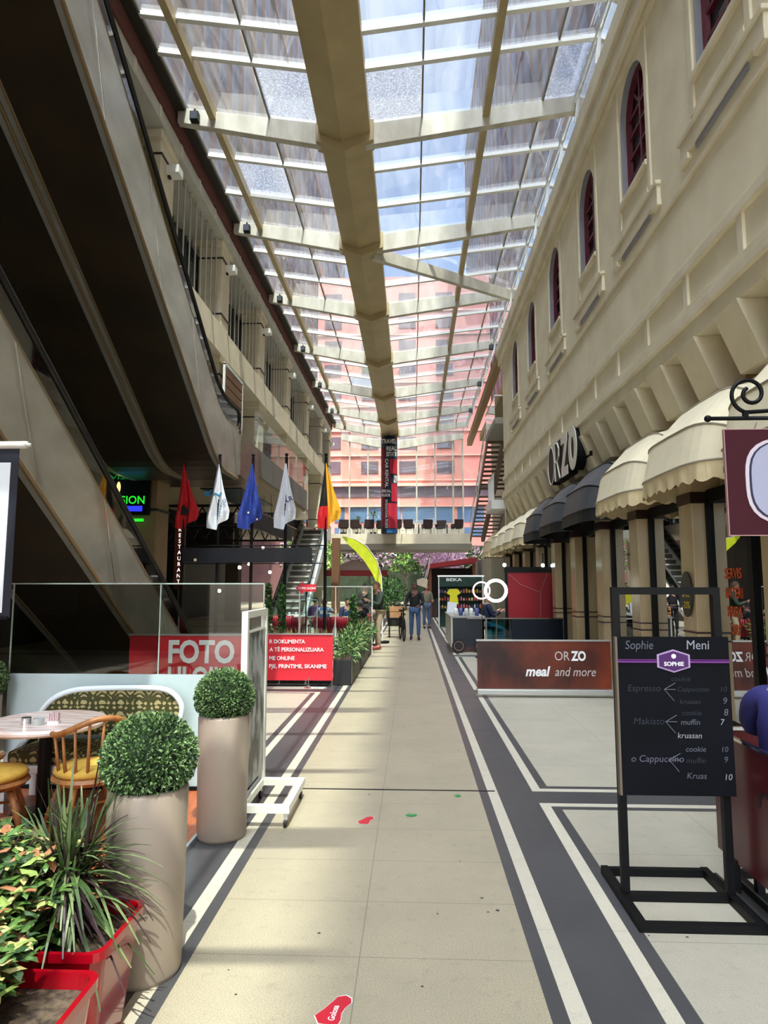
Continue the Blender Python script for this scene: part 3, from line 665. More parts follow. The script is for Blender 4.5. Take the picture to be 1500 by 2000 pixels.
# awnings
def awning(yf,wd,cloth,valcloth,label,scallop=True,mark=None):
    t=thing('awning',label,'awning',(3.76,yf-wd/2,2.94),0,None)
    xw=0.02; rx=.90; rz=.95; hw=wd/2
    def hoop(a,inset):
        L=[]; h=hw-inset; n=2.0/4.6
        for q in range(NQ+1):
            b=PI*q/NQ; u=abs(math.cos(b))**n*(1 if math.cos(b)>=0 else -1); v=abs(math.sin(b))**n
            L.append((xw-rx*math.cos(a)*v-.0*v,h*u,rz*math.sin(a)*(v**.8)))
        return L
    NQ=16
    hs=[hoop(math.radians(a),s) for a,s in ((0,0),(27,.0),(62,.0),(90,.0))]
    mb=MB()
    for i in range(len(hs)-1):
        for j in range(NQ): mb.quad(hs[i][j],hs[i+1][j],hs[i+1][j+1],hs[i][j+1])
    mb.build('canopy',cloth,t)
    ribs=MB()
    for i in (0,1,2): ribs.tube(hs[i],.014,5)
    ribs.build('hoop',mat('awning_seam',(170,160,140),.6) if scallop else M_black,t)
    mb=MB(); P=hs[0]; pts=[]
    pts=[Vector(q) for q in P]; fine=[]
    for i in range(len(pts)-1):
        n=max(1,int((pts[i+1]-pts[i]).length/.035))
        for q in range(n): fine.append(pts[i].lerp(pts[i+1],q/n))
    fine.append(pts[-1]); dist=0
    low=[]
    for i,p in enumerate(fine):
        if i: dist+=(p-fine[i-1]).length
        d=.17+(.05*abs(math.sin(dist*PI/.21)) if scallop else .04); low.append(p+Vector((-.012*math.sin(dist*20) if scallop else 0,0,-d)))
    for i in range(len(fine)-1): mb.quad(fine[i],fine[i+1],low[i+1],low[i])
    mb.build('valance',valcloth,t)
    if mark: text(mark,M_white,(3.76+P[3][0]-.08,yf-wd+1.85,2.80),(0,-1,0),(0,0,1),size=.16,parent=t,bold=.02)
    return t
M_cream=mat('cream_awning_cloth',(244,232,200),.7,var=.04,scale=5); M_cream2=mat('cream_valance',(232,212,168),.75,var=.05,scale=8)
M_grey=mat('charcoal_awning_cloth',(72,74,78),.55,var=.05); M_char=mat('black_valance',(30,30,32),.6)
awning(6.6,2.05,M_cream,M_cream2,'cream scalloped awning behind the scroll bracket, nearest the camera')
awning(8.8,2.1,M_cream,M_cream2,'cream scalloped awning over the shop with orange lettering')
awning(10.98,2.1,M_cream,M_cream2,'cream scalloped awning next to the nearest charcoal awning')
awning(13.4,2.3,M_grey,M_char,'charcoal awning directly beside the cream awnings, largest of the dark ones',False,'p')
awning(15.75,2.25,M_grey,M_char,'charcoal awning in the middle of the dark row',False,'p')
awning(17.95,2.1,M_grey,M_char,'charcoal awning at the far end of the dark row',False)
for k,(y,s) in enumerate(((20.0,'first'),(21.9,'second'),(23.7,'third'),(25.4,'last'))):
    awning(y,1.8,M_cream,M_cream2,'distant cream scalloped awning beyond the dark ones, %s of four'%s)
# block beyond the corner: deeper facade, stair, balcony
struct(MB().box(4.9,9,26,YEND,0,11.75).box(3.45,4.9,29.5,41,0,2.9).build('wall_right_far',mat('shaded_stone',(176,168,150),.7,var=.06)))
struct(MB().box(3.3,5.0,26.05,29.3,8.0,8.25).build('stair_landing',mat('landing_grey',(150,146,134),.6)))
struct(MB().prism([(3.42,26.1,10.6),(3.42,YEND,10.2),(3.42,YEND,10.6),(3.42,26.1,11.0)],(.3,0,0)).box(4.2,4.9,26.1,YEND,10.5,10.9).build('trim_9',mat('tan_soffit',(158,128,84),.6)))
def stair(y0,z0,y1,z1,n,nm):
    t=thing('open_staircase',nm,'staircase',(3.9,(y0+y1)/2,min(z0,z1)))
    for k in range(n):
        u=(k+.5)/n; y=y0+(y1-y0)*u; z=z0+(z1-z0)*u
        MB().box(3.36,4.75,y-.16,y+.16,z-.03,z+.03).build('tread',mat('stair_tread',(104,92,72),.6),t,world=True)
    for x in (3.34,4.05,4.78):
        MB().beam((x,y0,z0-.1),(x,y1,z1-.1),.06 if x!=4.05 else .2,.28).build('stringer',mat('stair_steel',(122,112,94),.5),t,world=True)
    mb=MB(); mb.tube([(3.34,y0,z0+1),(3.34,y1,z1+1)],.03,6)
    for k in range(6):
        u=k/5; mb.tube([(3.34,y0+(y1-y0)*u,z0+(z1-z0)*u),(3.34,y0+(y1-y0)*u,z0+(z1-z0)*u+1)],.02,5)
    mb.build('handrail',M_bar,t,world=True)
stair(38.5,4.3,33.5,6.15,11,'open-tread staircase on the far right, lower flight from the terrace')
stair(33.2,6.3,29.3,8.05,11,'open-tread staircase on the far right, upper flight to the glass-railed landing')
struct(MB().quad((3.3,26.1,8.25),(3.3,29.3,8.25),(3.3,29.3,9.15),(3.3,26.1,9.15)).quad((3.3,26.1,8.25),(5,26.1,8.25),(5,26.1,9.15),(3.3,26.1,9.15)).build('landing_glass_rail',M_clear))
mb=MB(); mb.tube([(3.3,29.3,9.15),(3.3,26.1,9.15),(5,26.1,9.15)],.03,6)
struct(mb.build('landing_rail',M_bar))
mb=MB()
for k in range(9): mb.tube([(3.2,26.1+k*.22,4.95),(3.2,26.1+k*.22,5.95)],.018,5)
mb.tube([(3.2,26.1,5.95),(3.2,28,5.95)],.03,5); mb.box(3.1,4.9,26.05,28.1,4.6,4.95); struct(mb.build('balcony_rail',M_bar))
awning(28.4,2.0,mat('peach_awning_cloth',(206,180,146),.75),M_cream2,'pale peach awning beyond the building corner, smallest and farthest')
# ---------------- end of the arcade: terrace deck, glass wall ----------------
struct(MB().box(-5.0,3.6,40.6,45,4.1,4.72).build('terrace_deck',M_stone2))
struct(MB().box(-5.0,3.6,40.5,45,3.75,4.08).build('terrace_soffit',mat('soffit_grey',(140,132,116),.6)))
YG=44.6
gp=bpy.data.objects.new('window_40',None); COL.objects.link(gp); gp.location=(-.7,YG,5); gp['kind']='structure'
mb=MB()
for a,b in ((XL,-4.2),(-4.2,-3.0),(-3.0,-1.9),(-.85,.3),(.3,1.55),(1.55,2.75),(2.75,XR)): mb.quad((a,YG,5.0),(b,YG,5.0),(b,YG,rz(b)-.35),(a,YG,rz(a)-.35))
mb.build('pane',M_clear,gp,world=True)
for x in (-4.25,-3.0,.3,1.55,2.75,3.42): MB().box(x-.05,x+.05,YG-.1,YG+.05,4.72,rz(x)-.3).build('mullion',M_beam,gp,world=True)
MB().box(XL,XR,YG-.06,YG+.06,5.25,5.4).box(XL,XR,YG-.04,YG+.04,4.72,5.25).build('sill',M_beam,gp,world=True)
for k,(xx,yy) in enumerate(((0,YG-.2),)):
    struct(MB().prism([(XL,YG-.25,rz(XL)+.05),(XL,YG-.25,rz(XL)-.36),(XG,YG-.25,ZC-.52),(XR,YG-.25,rz(XR)-.36),(XR,YG-.25,rz(XR)+.05),(XG,YG-.25,ZC+.1)],(0,.2,0)).build('roof_end_beam',M_beam))
mb=MB()
for ci,(a,b) in enumerate(cols): mb.quad((a,YEND,rz(a)+.02),(b,YEND,rz(b)+.02),(b,YG,rz(b)+.02),(a,YG,rz(a)+.02))
struct(mb.build('ceiling_glass_end',M_roofglass))
# advertising column
t=thing('advertising_column','tall column wrapped in red and navy adverts at the end of the roof girder','column',(-1.4,40.2,4.7))
MB().lathe([(.5,0),(.5,5.95)],(0,0,0),24).build('shaft',mat('navy_print',(24,34,58),.5),t,smooth=True)
def patch(a0,a1,z0,z1,m,nm='printed_panel'):
    mb=MB(); n=5
    for i in range(n):
        u=a0+(a1-a0)*i/n; v=a0+(a1-a0)*(i+1)/n
        mb.quad((.506*math.sin(u),-.506*math.cos(u),z0),(.506*math.sin(v),-.506*math.cos(v),z0),(.506*math.sin(v),-.506*math.cos(v),z1),(.506*math.sin(u),-.506*math.cos(u),z1))
    mb.build(nm,m,t)
rp=mat('crimson_print',(196,36,60),.5); dr=mat('dark_red_print',(120,24,40),.5)
patch(-1.4,-.5,.4,5.2,dr); patch(.1,1.3,3.6,4.5,rp); patch(.3,1.4,1.9,3.0,rp); patch(-.1,1.3,.3,1.8,rp); patch(-.3,1.4,0,.25,mat('blue_print',(40,100,160),.5)); patch(.0,.3,3.0,3.6,dr); patch(.6,1.2,3.05,3.5,M_white)
for s,z,w_,x in (('TRAVEL',5.45,.92,-1.86),('REAL',5.0,.62,-1.55),('ESTATE',4.66,.62,-1.55),('SPECIAL',2.45,.55,-1.84),('GUIDE',2.2,.5,-1.84)):
    text(s,M_white,(x,39.66,4.7+z),(1,0,0),(0,0,1),size=.36 if z>4.5 else .22,width=w_,parent=t,bold=.03)
text('CAR RENTAL',M_white,(-1.62,39.66,4.7+4.5),(0,0,-1),(1,0,0),size=.26,width=1.75,parent=t,bold=.03)
text('INTERNATIONAL TICKETS',M_white,(-1.62,39.66,4.7+2.0),(0,0,-1),(1,0,0),size=.2,width=1.7,parent=t,bold=.02)
# terrace furniture: rattan armchairs
def rattan_chair():
    t=thing('rattan_armchair','dark rattan armchair in the row along the terrace edge','chair',(0,0,0),0,'rattan chairs along the terrace')
    MB().box(-.27,.27,-.25,.27,.34,.44).build('seat',mat('dark_rattan',(56,38,36),.7),t,bevel=.02)
    MB().prism([(-.3,-.28,.42),(-.3,-.22,.42),(-.3,-.3,.92),(-.3,-.36,.9)],(.6,0,0)).box(-.31,-.25,-.28,.22,.42,.64).box(.25,.31,-.28,.22,.42,.64).build('backrest',MATS['dark_rattan'],t,bevel=.02)
    for x in (-.25,.25):
        for y in (-.24,.24): MB().box(x-.02,x+.02,y-.02,y+.02,0,.36).build('leg',M_bar,t)
    return t
ch0=rattan_chair(); first=True
for i,x in enumerate((-4.3,-3.5,-2.7,-1.95,-1.0,-.2)):
    c=ch0 if i==0 else copy_tree(ch0)
    c.location=(x,41.2,4.72); c.rotation_euler=(0,0,(0.2,-.2,.15,PI,.2,-.2)[i])
for i,(x,s) in enumerate(((.4,'beside the advertising column'),(1.2,'right of the middle'),(2.2,'near the staircase'))):
    t=thing('cafe_table','small pale square table on the terrace, '+s,'table',(x,42.3,4.72))
    MB().box(-.35,.35,-.35,.35,.7,.74).build('tabletop',M_bar,t); MB().tube([(0,0,0),(0,0,.7)],.035,8).build('pole',M_black,t); MB().box(-.22,.22,-.22,.22,0,.03).build('base',M_black,t)
for i,x in enumerate((.9,1.75,2.75)):
    c=copy_tree(ch0); c.location=(x,41.3,4.72); c.rotation_euler=(0,0,(.2,2.9,.4)[i]); c['label']='dark terrace chair among the small pale tables'; c['group']='chairs among the terrace tables'
# palms on the terrace
M_palm=mat('palm_green',(70,92,50),.6,var=.2)
for i,(x,h,s) in enumerate(((-2.6,1.9,'tallest of the three, beside the advertising column'),(-3.6,1.6,'middle one of the three'),(-4.6,1.4,'leftmost of the three'))):
    t=thing('potted_palm','spiky potted palm on the terrace, '+s,'plant',(x,44.1 if i else 43.9,4.72))
    MB().lathe([(.16,0),(.22,.35)],n=12).build('pot',M_black,t)
    MB().tube([(0,0,.3),(0,0,h-.5)],.04,6).build('stem',mat('palm_trunk',(90,74,54),.8),t)
    mb=MB()
    for k in range(26):
        a=R_.random()*6.28; e=R_.uniform(.1,1.2); L=.6; d=Vector((math.cos(a)*math.cos(e),math.sin(a)*math.cos(e),math.sin(e)))
        p=Vector((0,0,h-.5)); q=p+d*L*.6; r=q+Vector((d.x,d.y,d.z-.8))*.3; u=Vector((-math.sin(a),math.cos(a),0))*.03
        mb.quad(p-u*.4,q-u,q+u,p+u*.4); mb.quad(q-u,r,q+u)
    mb.build('fronds',M_palm,t)
# ---------------- far buildings ----------------
def facade_building(name,label,x0,x1,y,z1,rows,mw,cols_,mp,depth=10,extra=None):
    t=thing(name,label,'building',((x0+x1)/2,y,0))
    MB().box(x0,x1,y,y+depth,0,z1).build('wall',mw,t,world=True)
    for a,b,zz0,zz1 in rows: MB().box(a,b,y-.08,y+.02,zz0,zz1).build('window',mp,t,world=True)
    return t
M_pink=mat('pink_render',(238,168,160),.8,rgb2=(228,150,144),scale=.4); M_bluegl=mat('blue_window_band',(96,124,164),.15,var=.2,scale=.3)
M_purp=mat('plum_window',(112,96,110),.3,var=.2,scale=.5)
Yp=80; rows=[]
t=thing('pink_building','pink office block with blue ribbon windows behind the glass end wall','building',(0,Yp,0))
MB().box(-11.7,9.7,Yp,Yp+14,0,40).build('wall',M_pink,t,world=True)
for k,(z0,z1) in enumerate(((9.05,10.85),(7.3,8.4))):
    for a,b in ((-9.4,-8.2),(-7.6,-1.4),(-1.2,4.8),(5.4,8.6),(-11.5,-10.2)): 
        w=MB().box(a,b,Yp-.1,Yp,z0,z1).build('window',M_bluegl,t,world=True)
        mb=MB()
        for q in range(int((b-a)/1.3)+1): mb.box(a+q*1.3,a+q*1.3+.06,Yp-.14,Yp-.05,z0,z1)
        mb.build('glazing_bar',mat('pale_blue_bar',(150,170,196),.4),w)
        for ch in w.children: ch.location=(0,0,0)
MB().box(-11.5,9.5,Yp-.1,Yp,12.1,13.4).build('window',M_purp,t,world=True)
MB().box(-11.7,9.7,Yp-.5,Yp,13.4,13.75).build('ledge',mat('pale_pink_ledge',(240,196,184),.7),t,world=True)
MB().box(-11.7,9.7,Yp-.35,Yp,10.9,11.0).build('ledge',MATS['pale_pink_ledge'],t,world=True)
for r in range(8):
    z=15.0+r*3.05
    for q in range(4):
        x=-10.8+q*4.6
        MB().box(x,x+2.1,Yp-.1,Yp,z,z+1.5).build('window',M_purp,t,world=True)
    MB().box(-11.7,9.7,Yp-.2,Yp,z-.9,z-.75).build('ledge',MATS['pale_pink_ledge'],t,world=True)
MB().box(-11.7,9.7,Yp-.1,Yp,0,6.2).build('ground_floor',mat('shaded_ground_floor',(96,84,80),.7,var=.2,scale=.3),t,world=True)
# two towers seen through the roof glass
M_tb=mat('red_brown_tower',(112,76,74),.8,rgb2=(92,66,68),scale=.5); M_tg=mat('tower_glass',(74,80,98),.4,var=.15,scale=.3)
t=thing('tower_block','red-brown tower with vertical blue glass strips, above the left side of the roof','building',(-16,20,0))
MB().box(-24,-12,-30,62,11.9,66).box(-24,-12,62,115,0,66).build('wall',M_tb,t,world=True)
for k in range(47):
    y=-28+k*3.0; MB().box(-12.02,-11.85,y,y+1.1,13,64).build('window',M_tg,t,world=True)
for z in (22,32,42,52,64): MB().box(-12.1,-11.75,-30,115,z,z+.7).build('ledge',mat('tower_ledge',(130,108,104),.7),t,world=True)
t=thing('tower_block','darker red-brown tower above the right side of the roof, shading it','building',(14,20,0))
MB().box(9.9,22,-90,115,11.9,80).build('wall',M_tb,t,world=True)
for k in range(59):
    y=-88+k*3.4; MB().box(9.8,9.92,y,y+1.6,13,78).build('window',M_tg,t,world=True)
for z in (20,34,48,62,78): MB().box(9.75,9.95,-90,115,z,z+.6).build('ledge',MATS['tower_ledge'],t,world=True)
# ---------------- plaza trees, kiosks ----------------
def tree(x,y,h,r,mats,label,grp=None,n=900):
    t=thing('blossom_tree' if 'lilac' in label else 'leafy_tree',label,'tree',(x,y,0),0,grp)
    mb=MB(); mb.tube([(0,0,0),(.1,0,h*.3),(0,.1,h*.55)],[.14,.1,.06],7)
    for k in range(5):
        a=k*1.3; mb.tube([(0,.05,h*.35+.1*k),(r*.5*math.cos(a),r*.5*math.sin(a),h*.6),(r*.8*math.cos(a),r*.8*math.sin(a),h*.8)],[.05,.035,.015],5)
    mb.build('trunk',mat('pale_bark',(120,110,100),.9),t)
    spark((0,0,h*.68),n,r,.3,asp=.7,sc=(1,1,.62),nm=len(mats)).build('foliage',mats,t)
    return t
M_lil=mat('lilac_blossom',(200,164,200),.8); M_lil2=mat('pink_blossom',(232,206,226),.8); M_gr=mat('leaf_green',(74,120,52),.7); M_gr2=mat('leaf_light_green',(150,190,100),.7); M_gr3=mat('leaf_dark_green',(40,72,34),.7)
tree(-3.2,48,5.6,1.9,[M_lil,M_lil2,M_gr3],'lilac blossom tree left of the green tree beyond the terrace')
tree(-.6,52.5,5.4,1.8,[M_gr,M_gr2,M_gr3],'bright green tree in the middle under the terrace')
tree(2.0,48.5,5.6,1.9,[M_lil,M_lil2,M_lil],'lilac blossom tree above the red kiosk roof')
tree(4.6,53,5.2,1.6,[M_gr3,M_gr,M_lil2],'dark green tree with pale specks at the right, beyond the kiosk')
tree(-6.2,53,5.6,2.0,[M_gr,M_gr2],'light green tree at the left beside the stone pillar')
tree(-9.4,57,6,2.4,[M_gr3,M_gr,M_lil],'mixed green and purple tree farthest to the left')
tree(1.4,59,6,2.6,[M_gr3,M_lil,M_gr],'shaded green tree farthest back in the plaza')
struct(MB().box(-14,14,63,63.4,0,3.4).build('plaza_hedge_wall',mat('dark_hedge',(38,52,34),.9,var=.4,scale=2,bump=.5)))
t=thing('pavilion_tent','grey-brown pavilion roof with dark red edge under the trees','tent',(-3.6,41.3,0))
MB().prism([(-1.9,0,2.25),(-1.9,0,2.5),(-.1,0,3.15),(.2,0,3.15),(2.0,0,2.5),(2.0,0,2.25)],(0,4,0)).build('canopy',mat('tent_mauve',(150,128,122),.8),t)
MB().box(-1.95,2.05,-.05,0,2.15,2.5).build('valance',mat('tent_red',(128,36,36),.8),t)
for x in (-1.8,1.9):
    for y in (.1,3.9): MB().box(x-.04,x+.04,y-.04,y+.04,0,2.3).build('post',M_black,t)
t=thing('kiosk','red-roofed market kiosk with goods on dark shelves','kiosk',(1.95,34,0))
MB().prism([(-1.25,-.6,2.42),(1.25,-.6,2.74),(1.25,-.6,3.0),(-1.25,-.6,2.64)],(0,3.2,0)).build('roof',mat('kiosk_red_roof',(150,24,30),.5),t)
MB().box(-1.15,1.15,1.8,1.9,0,2.5).box(1.1,1.2,-.3,1.9,0,2.6).build('back_wall',mat('kiosk_dark',(34,26,24),.7),t)
MB().box(-1.15,-1.0,-.4,-.25,0,2.5).build('post',mat('kiosk_wood',(122,66,40),.6),t); MB().box(1.05,1.2,-.4,-.32,0,2.7).build('post',MATS['kiosk_wood'],t)
MB().box(-1.1,1.1,-.3,.1,.75,.9).box(-1.1,1.1,-.25,-.2,0,.75).build('counter',mat('kiosk_counter',(52,36,30),.6),t)
GM=[mat('goods_red',(190,50,50),.6),mat('goods_yellow',(226,180,60),.6),mat('goods_white',(226,220,210),.6),mat('goods_blue',(60,90,160),.6),mat('goods_orange',(216,110,50),.6),mat('goods_pink',(214,120,150),.6)]
# souvenir stall in front of the kiosk
t2=thing('souvenir_stall','market stall with a white canopy rail and rows of colourful souvenirs','stall',(1.86,26,0))
MB().box(-.9,.9,-.04,.04,1.95,2.0).build('canopy_rail',mat('white_lit_rail',(240,240,236),.5,emit=.5),t2)
for x in (-.85,.85): MB().box(x-.02,x+.02,-.02,.02,0,1.98).build('post',M_bar,t2)
MB().box(-.85,.85,.6,.66,0,1.95).build('back_panel',mat('stall_dark_green',(36,64,52),.7,var=.3),t2)
for z in (.7,1.0,1.3,1.55): MB().box(-.85,.85,.3,.6,z,z+.02).build('shelf_board',M_black,t2)
text('BEKA',M_white,(1.3,25.9,1.78),(1,0,0),(0,0,1),size=.16,width=.6,parent=t2,bold=.02)
for z in (.72,1.02,1.32):
    for k in range(16):
        h=R_.uniform(.08,.2); x=-.8+k*.105
        o=MB().lathe([(.03,0),(.04,h*.5),(.02,h)],n=6).build('souvenir',R_.choice(GM)); o.location=(1.86+x,26.4,z)
        tag(o,'small colourful souvenir on the stall shelves','souvenir','souvenirs on the stall shelves')
o=MB().prism([(-.14,0,.05),(.14,0,.05),(.1,0,.3),(.2,0,.36),(.12,0,.48),(-.12,0,.48),(-.2,0,.36),(-.1,0,.3)],(0,.05,0)).build('hanging_shirt',mat('bright_yellow_cloth',(222,214,40),.8)); o.location=(1.17,19.25,1.05)
tag(o,'small bright yellow shirt displayed above the cart','shirt')
MB().tube([(0,.03,-.17),(0,.03,.3)],.01,6).build('stand',M_chrome,o)
o=MB().prism([(-.13,0,0),(.13,0,0),(.16,0,.26),(-.10,0,.3)],(0,.1,0)).build('paper_bag',mat('white_paper',(230,234,240),.7)); o.location=(1.08,18.9,.88)
tag(o,'white paper bag standing at the end of the cart counter','bag')
# ---------------- vendor cart, kiosk corner on the right ----------------
t=thing('vendor_cart','dark vendor cart with pale side panel and black wheel','cart',(1.3,17.4,0))
MB().box(.97,1.75,16.7,16.74,.14,.84).box(1.71,1.75,16.7,19.3,.14,.84).build('front_panel',mat('navy_black_panel',(16,24,34),.35),t,world=True)
MB().box(.94,.98,16.68,19.4,.12,.86).build('side_panel',mat('pale_grey_panel',(196,192,180),.5),t,world=True)
MB().box(.92,1.78,16.66,19.4,.84,.88).build('counter_top',mat('counter_grey',(150,150,146),.4),t,world=True)
for x,y in ((1.12,16.62),(1.12,19.0),(1.66,16.62)):
    w=MB().tube([(x-.05,y,.17),(x+.05,y,.17)],.17,20).build('wheel',M_rubber,t,world=True) if False else MB().tube([(x,y-.04,.165),(x,y+.04,.165)],.165,22).build('wheel',M_rubber,t,world=True)
    MB().tube([(x+.11*math.cos(a*.4),y-.045,.165+.11*math.sin(a*.4)) for a in range(16)],.008,5,closed=True).build('hub',mat('wheel_ring',(170,120,110),.4),w,world=True)
for i in range(5):
    o=MB().lathe([(.05,0),(.055,.16),(.03,.19)],n=10).build('glass_jar',[M_bar,mat('jar_blue',(80,90,150),.3),mat('jar_clear',(200,206,206),.2)][i%3],smooth=True); o.location=(1.08+i*.13,16.9+.12*(i%2),.88)
    tag(o,'jar standing on the vendor cart counter','jar','jars on the cart counter')
t=thing('glass_barrier','teal tinted glass barrier in front of the kiosk corner','barrier',(2.6,16.2,0))
MB().quad((1.75,16.2,.1),(2.35,16.2,.1),(2.35,16.2,.84),(1.75,16.2,.84)).build('pane',M_teal,t,world=True)
MB().box(2.35,3.6,16.19,16.22,.08,.84).build('panel',mat('navy_panel',(8,20,34),.25),t,world=True)
MB().box(1.3,3.62,16.18,16.24,.84,.87).build('top_rail',M_chrome,t,world=True)
for x in (1.75,3.58): MB().box(x-.02,x+.02,16.18,16.24,0,.84).build('post',M_chrome,t,world=True)
t=thing('kiosk_board','tall dark red kiosk panel with a black top strip and a hanging white cord','panel',(2.95,17,0))
MB().box(2.34,3.56,17,17.06,.1,1.98).build('panel',mat('deep_red_panel',(150,8,28),.4),t,world=True); MB().box(2.32,3.58,16.98,17.08,1.96,2.1).build('top_strip',M_black,t,world=True)
MB().tube([(2.44,16.96,1.9),(2.7,16.95,1.66),(3.2,16.95,1.46),(3.38,16.95,1.95)],.008,5).tube([(3.2,16.95,1.46),(3.19,16.95,.85)],.008,5).build('cord',mat('cord_pink',(170,110,110),.6),t,world=True)
for x in (2.36,3.54): MB().box(x-.03,x+.03,16.97,17.09,0,2.1).build('post',M_black,t,world=True)
for i,(x,y,z) in enumerate(((2.32,17,2.15),(3.28,17,2.14),(3.52,17,2.13))):
    l=thing('spot_lamp','small bright spot lamp above the red kiosk panel, '+('left','middle','right')[i]+' one of three','light',(x,y-.02,z))
    MB().ball((0,0,0),.045).build('bulb',mat('cold_bulb',(225,255,250),.5,emit=14),l,smooth=True); MB().tube([(0,0,.03),(0,0,.3)],.02,6).build('stem',M_chrome,l)
for i,(x,y,r,w,rgb,e) in enumerate(((1.585,15.55,.19,.018,(235,210,205),1.0),(1.86,15.1,.23,.035,(255,255,236),2.4))):
    t=thing('ring_light',('thin pinkish ring light left of the bright ring','thick glowing white ring light beside the red kiosk panel')[i],'light',(x,y,1.525))
    MB().tube([(r*math.cos(a*PI/20),0,r*math.sin(a*PI/20)) for a in range(40)],w,8,closed=True).build('ring',mat('ring_glow%d'%i,rgb,.5,emit=e),t,smooth=True)
    MB().tube([(0,0,-r),(0,0,-1.5)],.01,6).build('stand',M_chrome,t); MB().lathe([(.16,0),(.16,.02)],(0,0,-1.525),16).build('base',M_blackm,t)
# ---------------- banners ----------------
def roll_banner(name,label,x0,x1,y,z1,mpanel,dy=0):
    t=thing(name,label,'banner',((x0+x1)/2,y,0))
    MB().box(x0,x1,y,y+.02,.10,z1).build('printed_panel',mpanel,t,world=True)
    MB().box(x0-.01,x1+.01,y-.015,y+.035,z1,z1+.022).build('top_rail',mat('aluminium',(196,196,192),.3,metal=.7),t,world=True)
    return t
M_rust=mat('rust_orange_print',(128,52,24),.35,rgb2=(44,13,12),scale=.9,detail=10,stretch=(1,1,.7),lo=.38,hi=.58)
t=roll_banner('cafe_banner','low rust-brown banner reading ORZO meal and more, on the right','x' and .965,2.95,10.25,.82,M_rust)
MB().box(.95,2.97,10.18,10.32,.03,.12).build('base',mat('aluminium',(196,196,192),.3,metal=.7),t,world=True,bevel=.015)
text('OR',mat('thin_print',(200,190,184),.5),(2.12,10.24,.54),(1,0,0),(0,0,1),size=.19,width=.22,parent=t)
text('ZO',M_white,(2.36,10.24,.54),(1,0,0),(0,0,1),size=.19,width=.22,parent=t,bold=.04)
text('meal',M_white,(1.68,10.24,.31),(1,0,0),(0,0,1),size=.2,width=.37,parent=t,bold=.03,shear=.25)
text('and more',mat('thin_print',(200,190,184),.5),(2.12,10.24,.31),(1,0,0),(0,0,1),size=.19,width=.6,parent=t,shear=.25)
t=roll_banner('photo_shop_banner','red banner with big white FOTO ULQINI lettering behind the cafe glass',-3.62,-2.12,8.5,1.02,M_red)
for x in (-3.4,-2.4): MB().box(x-.02,x+.02,8.35,8.7,0,.03).box(x-.02,x+.02,8.48,8.54,0,.12).build('foot',M_chrome,t,world=True)
text('FOTO',M_white,(-3.11,8.49,.69),(1,0,0),(0,0,1),size=.385,width=.85,parent=t,bold=.035)
text('ULQINI',M_white,(-3.11,8.49,.36),(1,0,0),(0,0,1),size=.385,width=.85,parent=t,bold=.03)
t=roll_banner('photo_services_banner','red banner listing photo services in small white lettering, beside the black planter',-2.74,-1.32,11.1,.84,M_red)
for s,z,x1 in (('R DOKUMENTA',.70,-1.78),('A TË PERSONALIZUARA',.57,-1.47),('ME ONLINE',.43,-1.95),('PJE, PRINTIME, SKANIME',.30,-1.42)):
    text(s,M_white,(-2.37,11.09,z),(1,0,0),(0,0,1),size=.088,width=x1+2.37,parent=t,bold=.02)
MB().tube([(-1.7,11.0,.02),(-1.7,11.0,.16)],.012,8).lathe([(.09,0),(.03,.02),(.03,.04)],(-1.7,11.0,0),16).box(-2.6,-1.4,10.98,11.2,0,.02).build('foot',M_chrome,t,world=True)
t=thing('arrow_sign','small red arrow sign pointing left with white lettering','sign',(-2.0,12.5,1.6))
MB().prism([(-.2,0,0),(-.05,0,.12),(-.05,0,.07),(.19,0,.07),(.19,0,-.07),(-.05,0,-.07),(-.05,0,-.12)],(0,.01,0)).build('panel',M_red,t)
text('FOTO ULQINI',M_white,(-2.14,12.49,1.575),(1,0,0),(0,0,1),size=.06,width=.32,parent=t,bold=.02); MB().tube([(0,.02,-1.6),(0,.02,0)],.012,6).build('post',M_black,t)
# ---------------- flag poles ----------------
def flag(x,label,mats,w_lo,side,marks=None,stripe=None):
    t=thing('flag_pole',label,'flag',(x,12.6,0))
    MB().tube([(0,0,0),(0,0,4.12)],.03,8).build('pole',M_blackm,t); MB().ball((0,0,4.16),.035).build('finial',M_blackm,t,smooth=True); MB().box(-.14,.14,-.14,.14,0,.03).build('base',M_blackm,t)
    mb=MB(); n=14; c=9; P=[]
    z1,z0=3.98,2.72
    for i in range(n+1):
        v=i/n; z=z1-(z1-z0)*v; wl,wr=side; sw=(.05+.95*min(1,v*1.25))*w_lo*1.45*(1-.2*max(0,v-.75)*4*.5)
        row=[]
        for j in range(c+1):
            u=j/c; xx=(-wl+(wl+wr)*u)*sw; yy=.05*math.sin(u*11+v*4)*sw/.3-.06
            zz=z-.10*abs(u-.5)*math.sin(v*PI)+.28*(u*.9-.2)*v*v*(1 if u>.5 else -.3)
            row.append((xx,yy,zz))
        P.append(row)
    for i in range(n):
        for j in range(c):
            mb.cur=stripe(i/n,j/c) if stripe else 0
            mb.quad(P[i][j],P[i+1][j],P[i+1][j+1],P[i][j+1])
    f=mb.build('flag_cloth',mats,t,smooth=True)
    if marks: marks(t)
    return t
M_fr=mat('flag_red',(204,22,34),.7); M_fw=mat('flag_white',(224,226,234),.7); M_fb=mat('flag_blue',(34,56,140),.7); M_fy=mat('flag_yellow',(240,172,36),.7); M_fk=mat('flag_black',(24,22,24),.7); M_fg=mat('flag_print_teal',(40,120,160),.6)
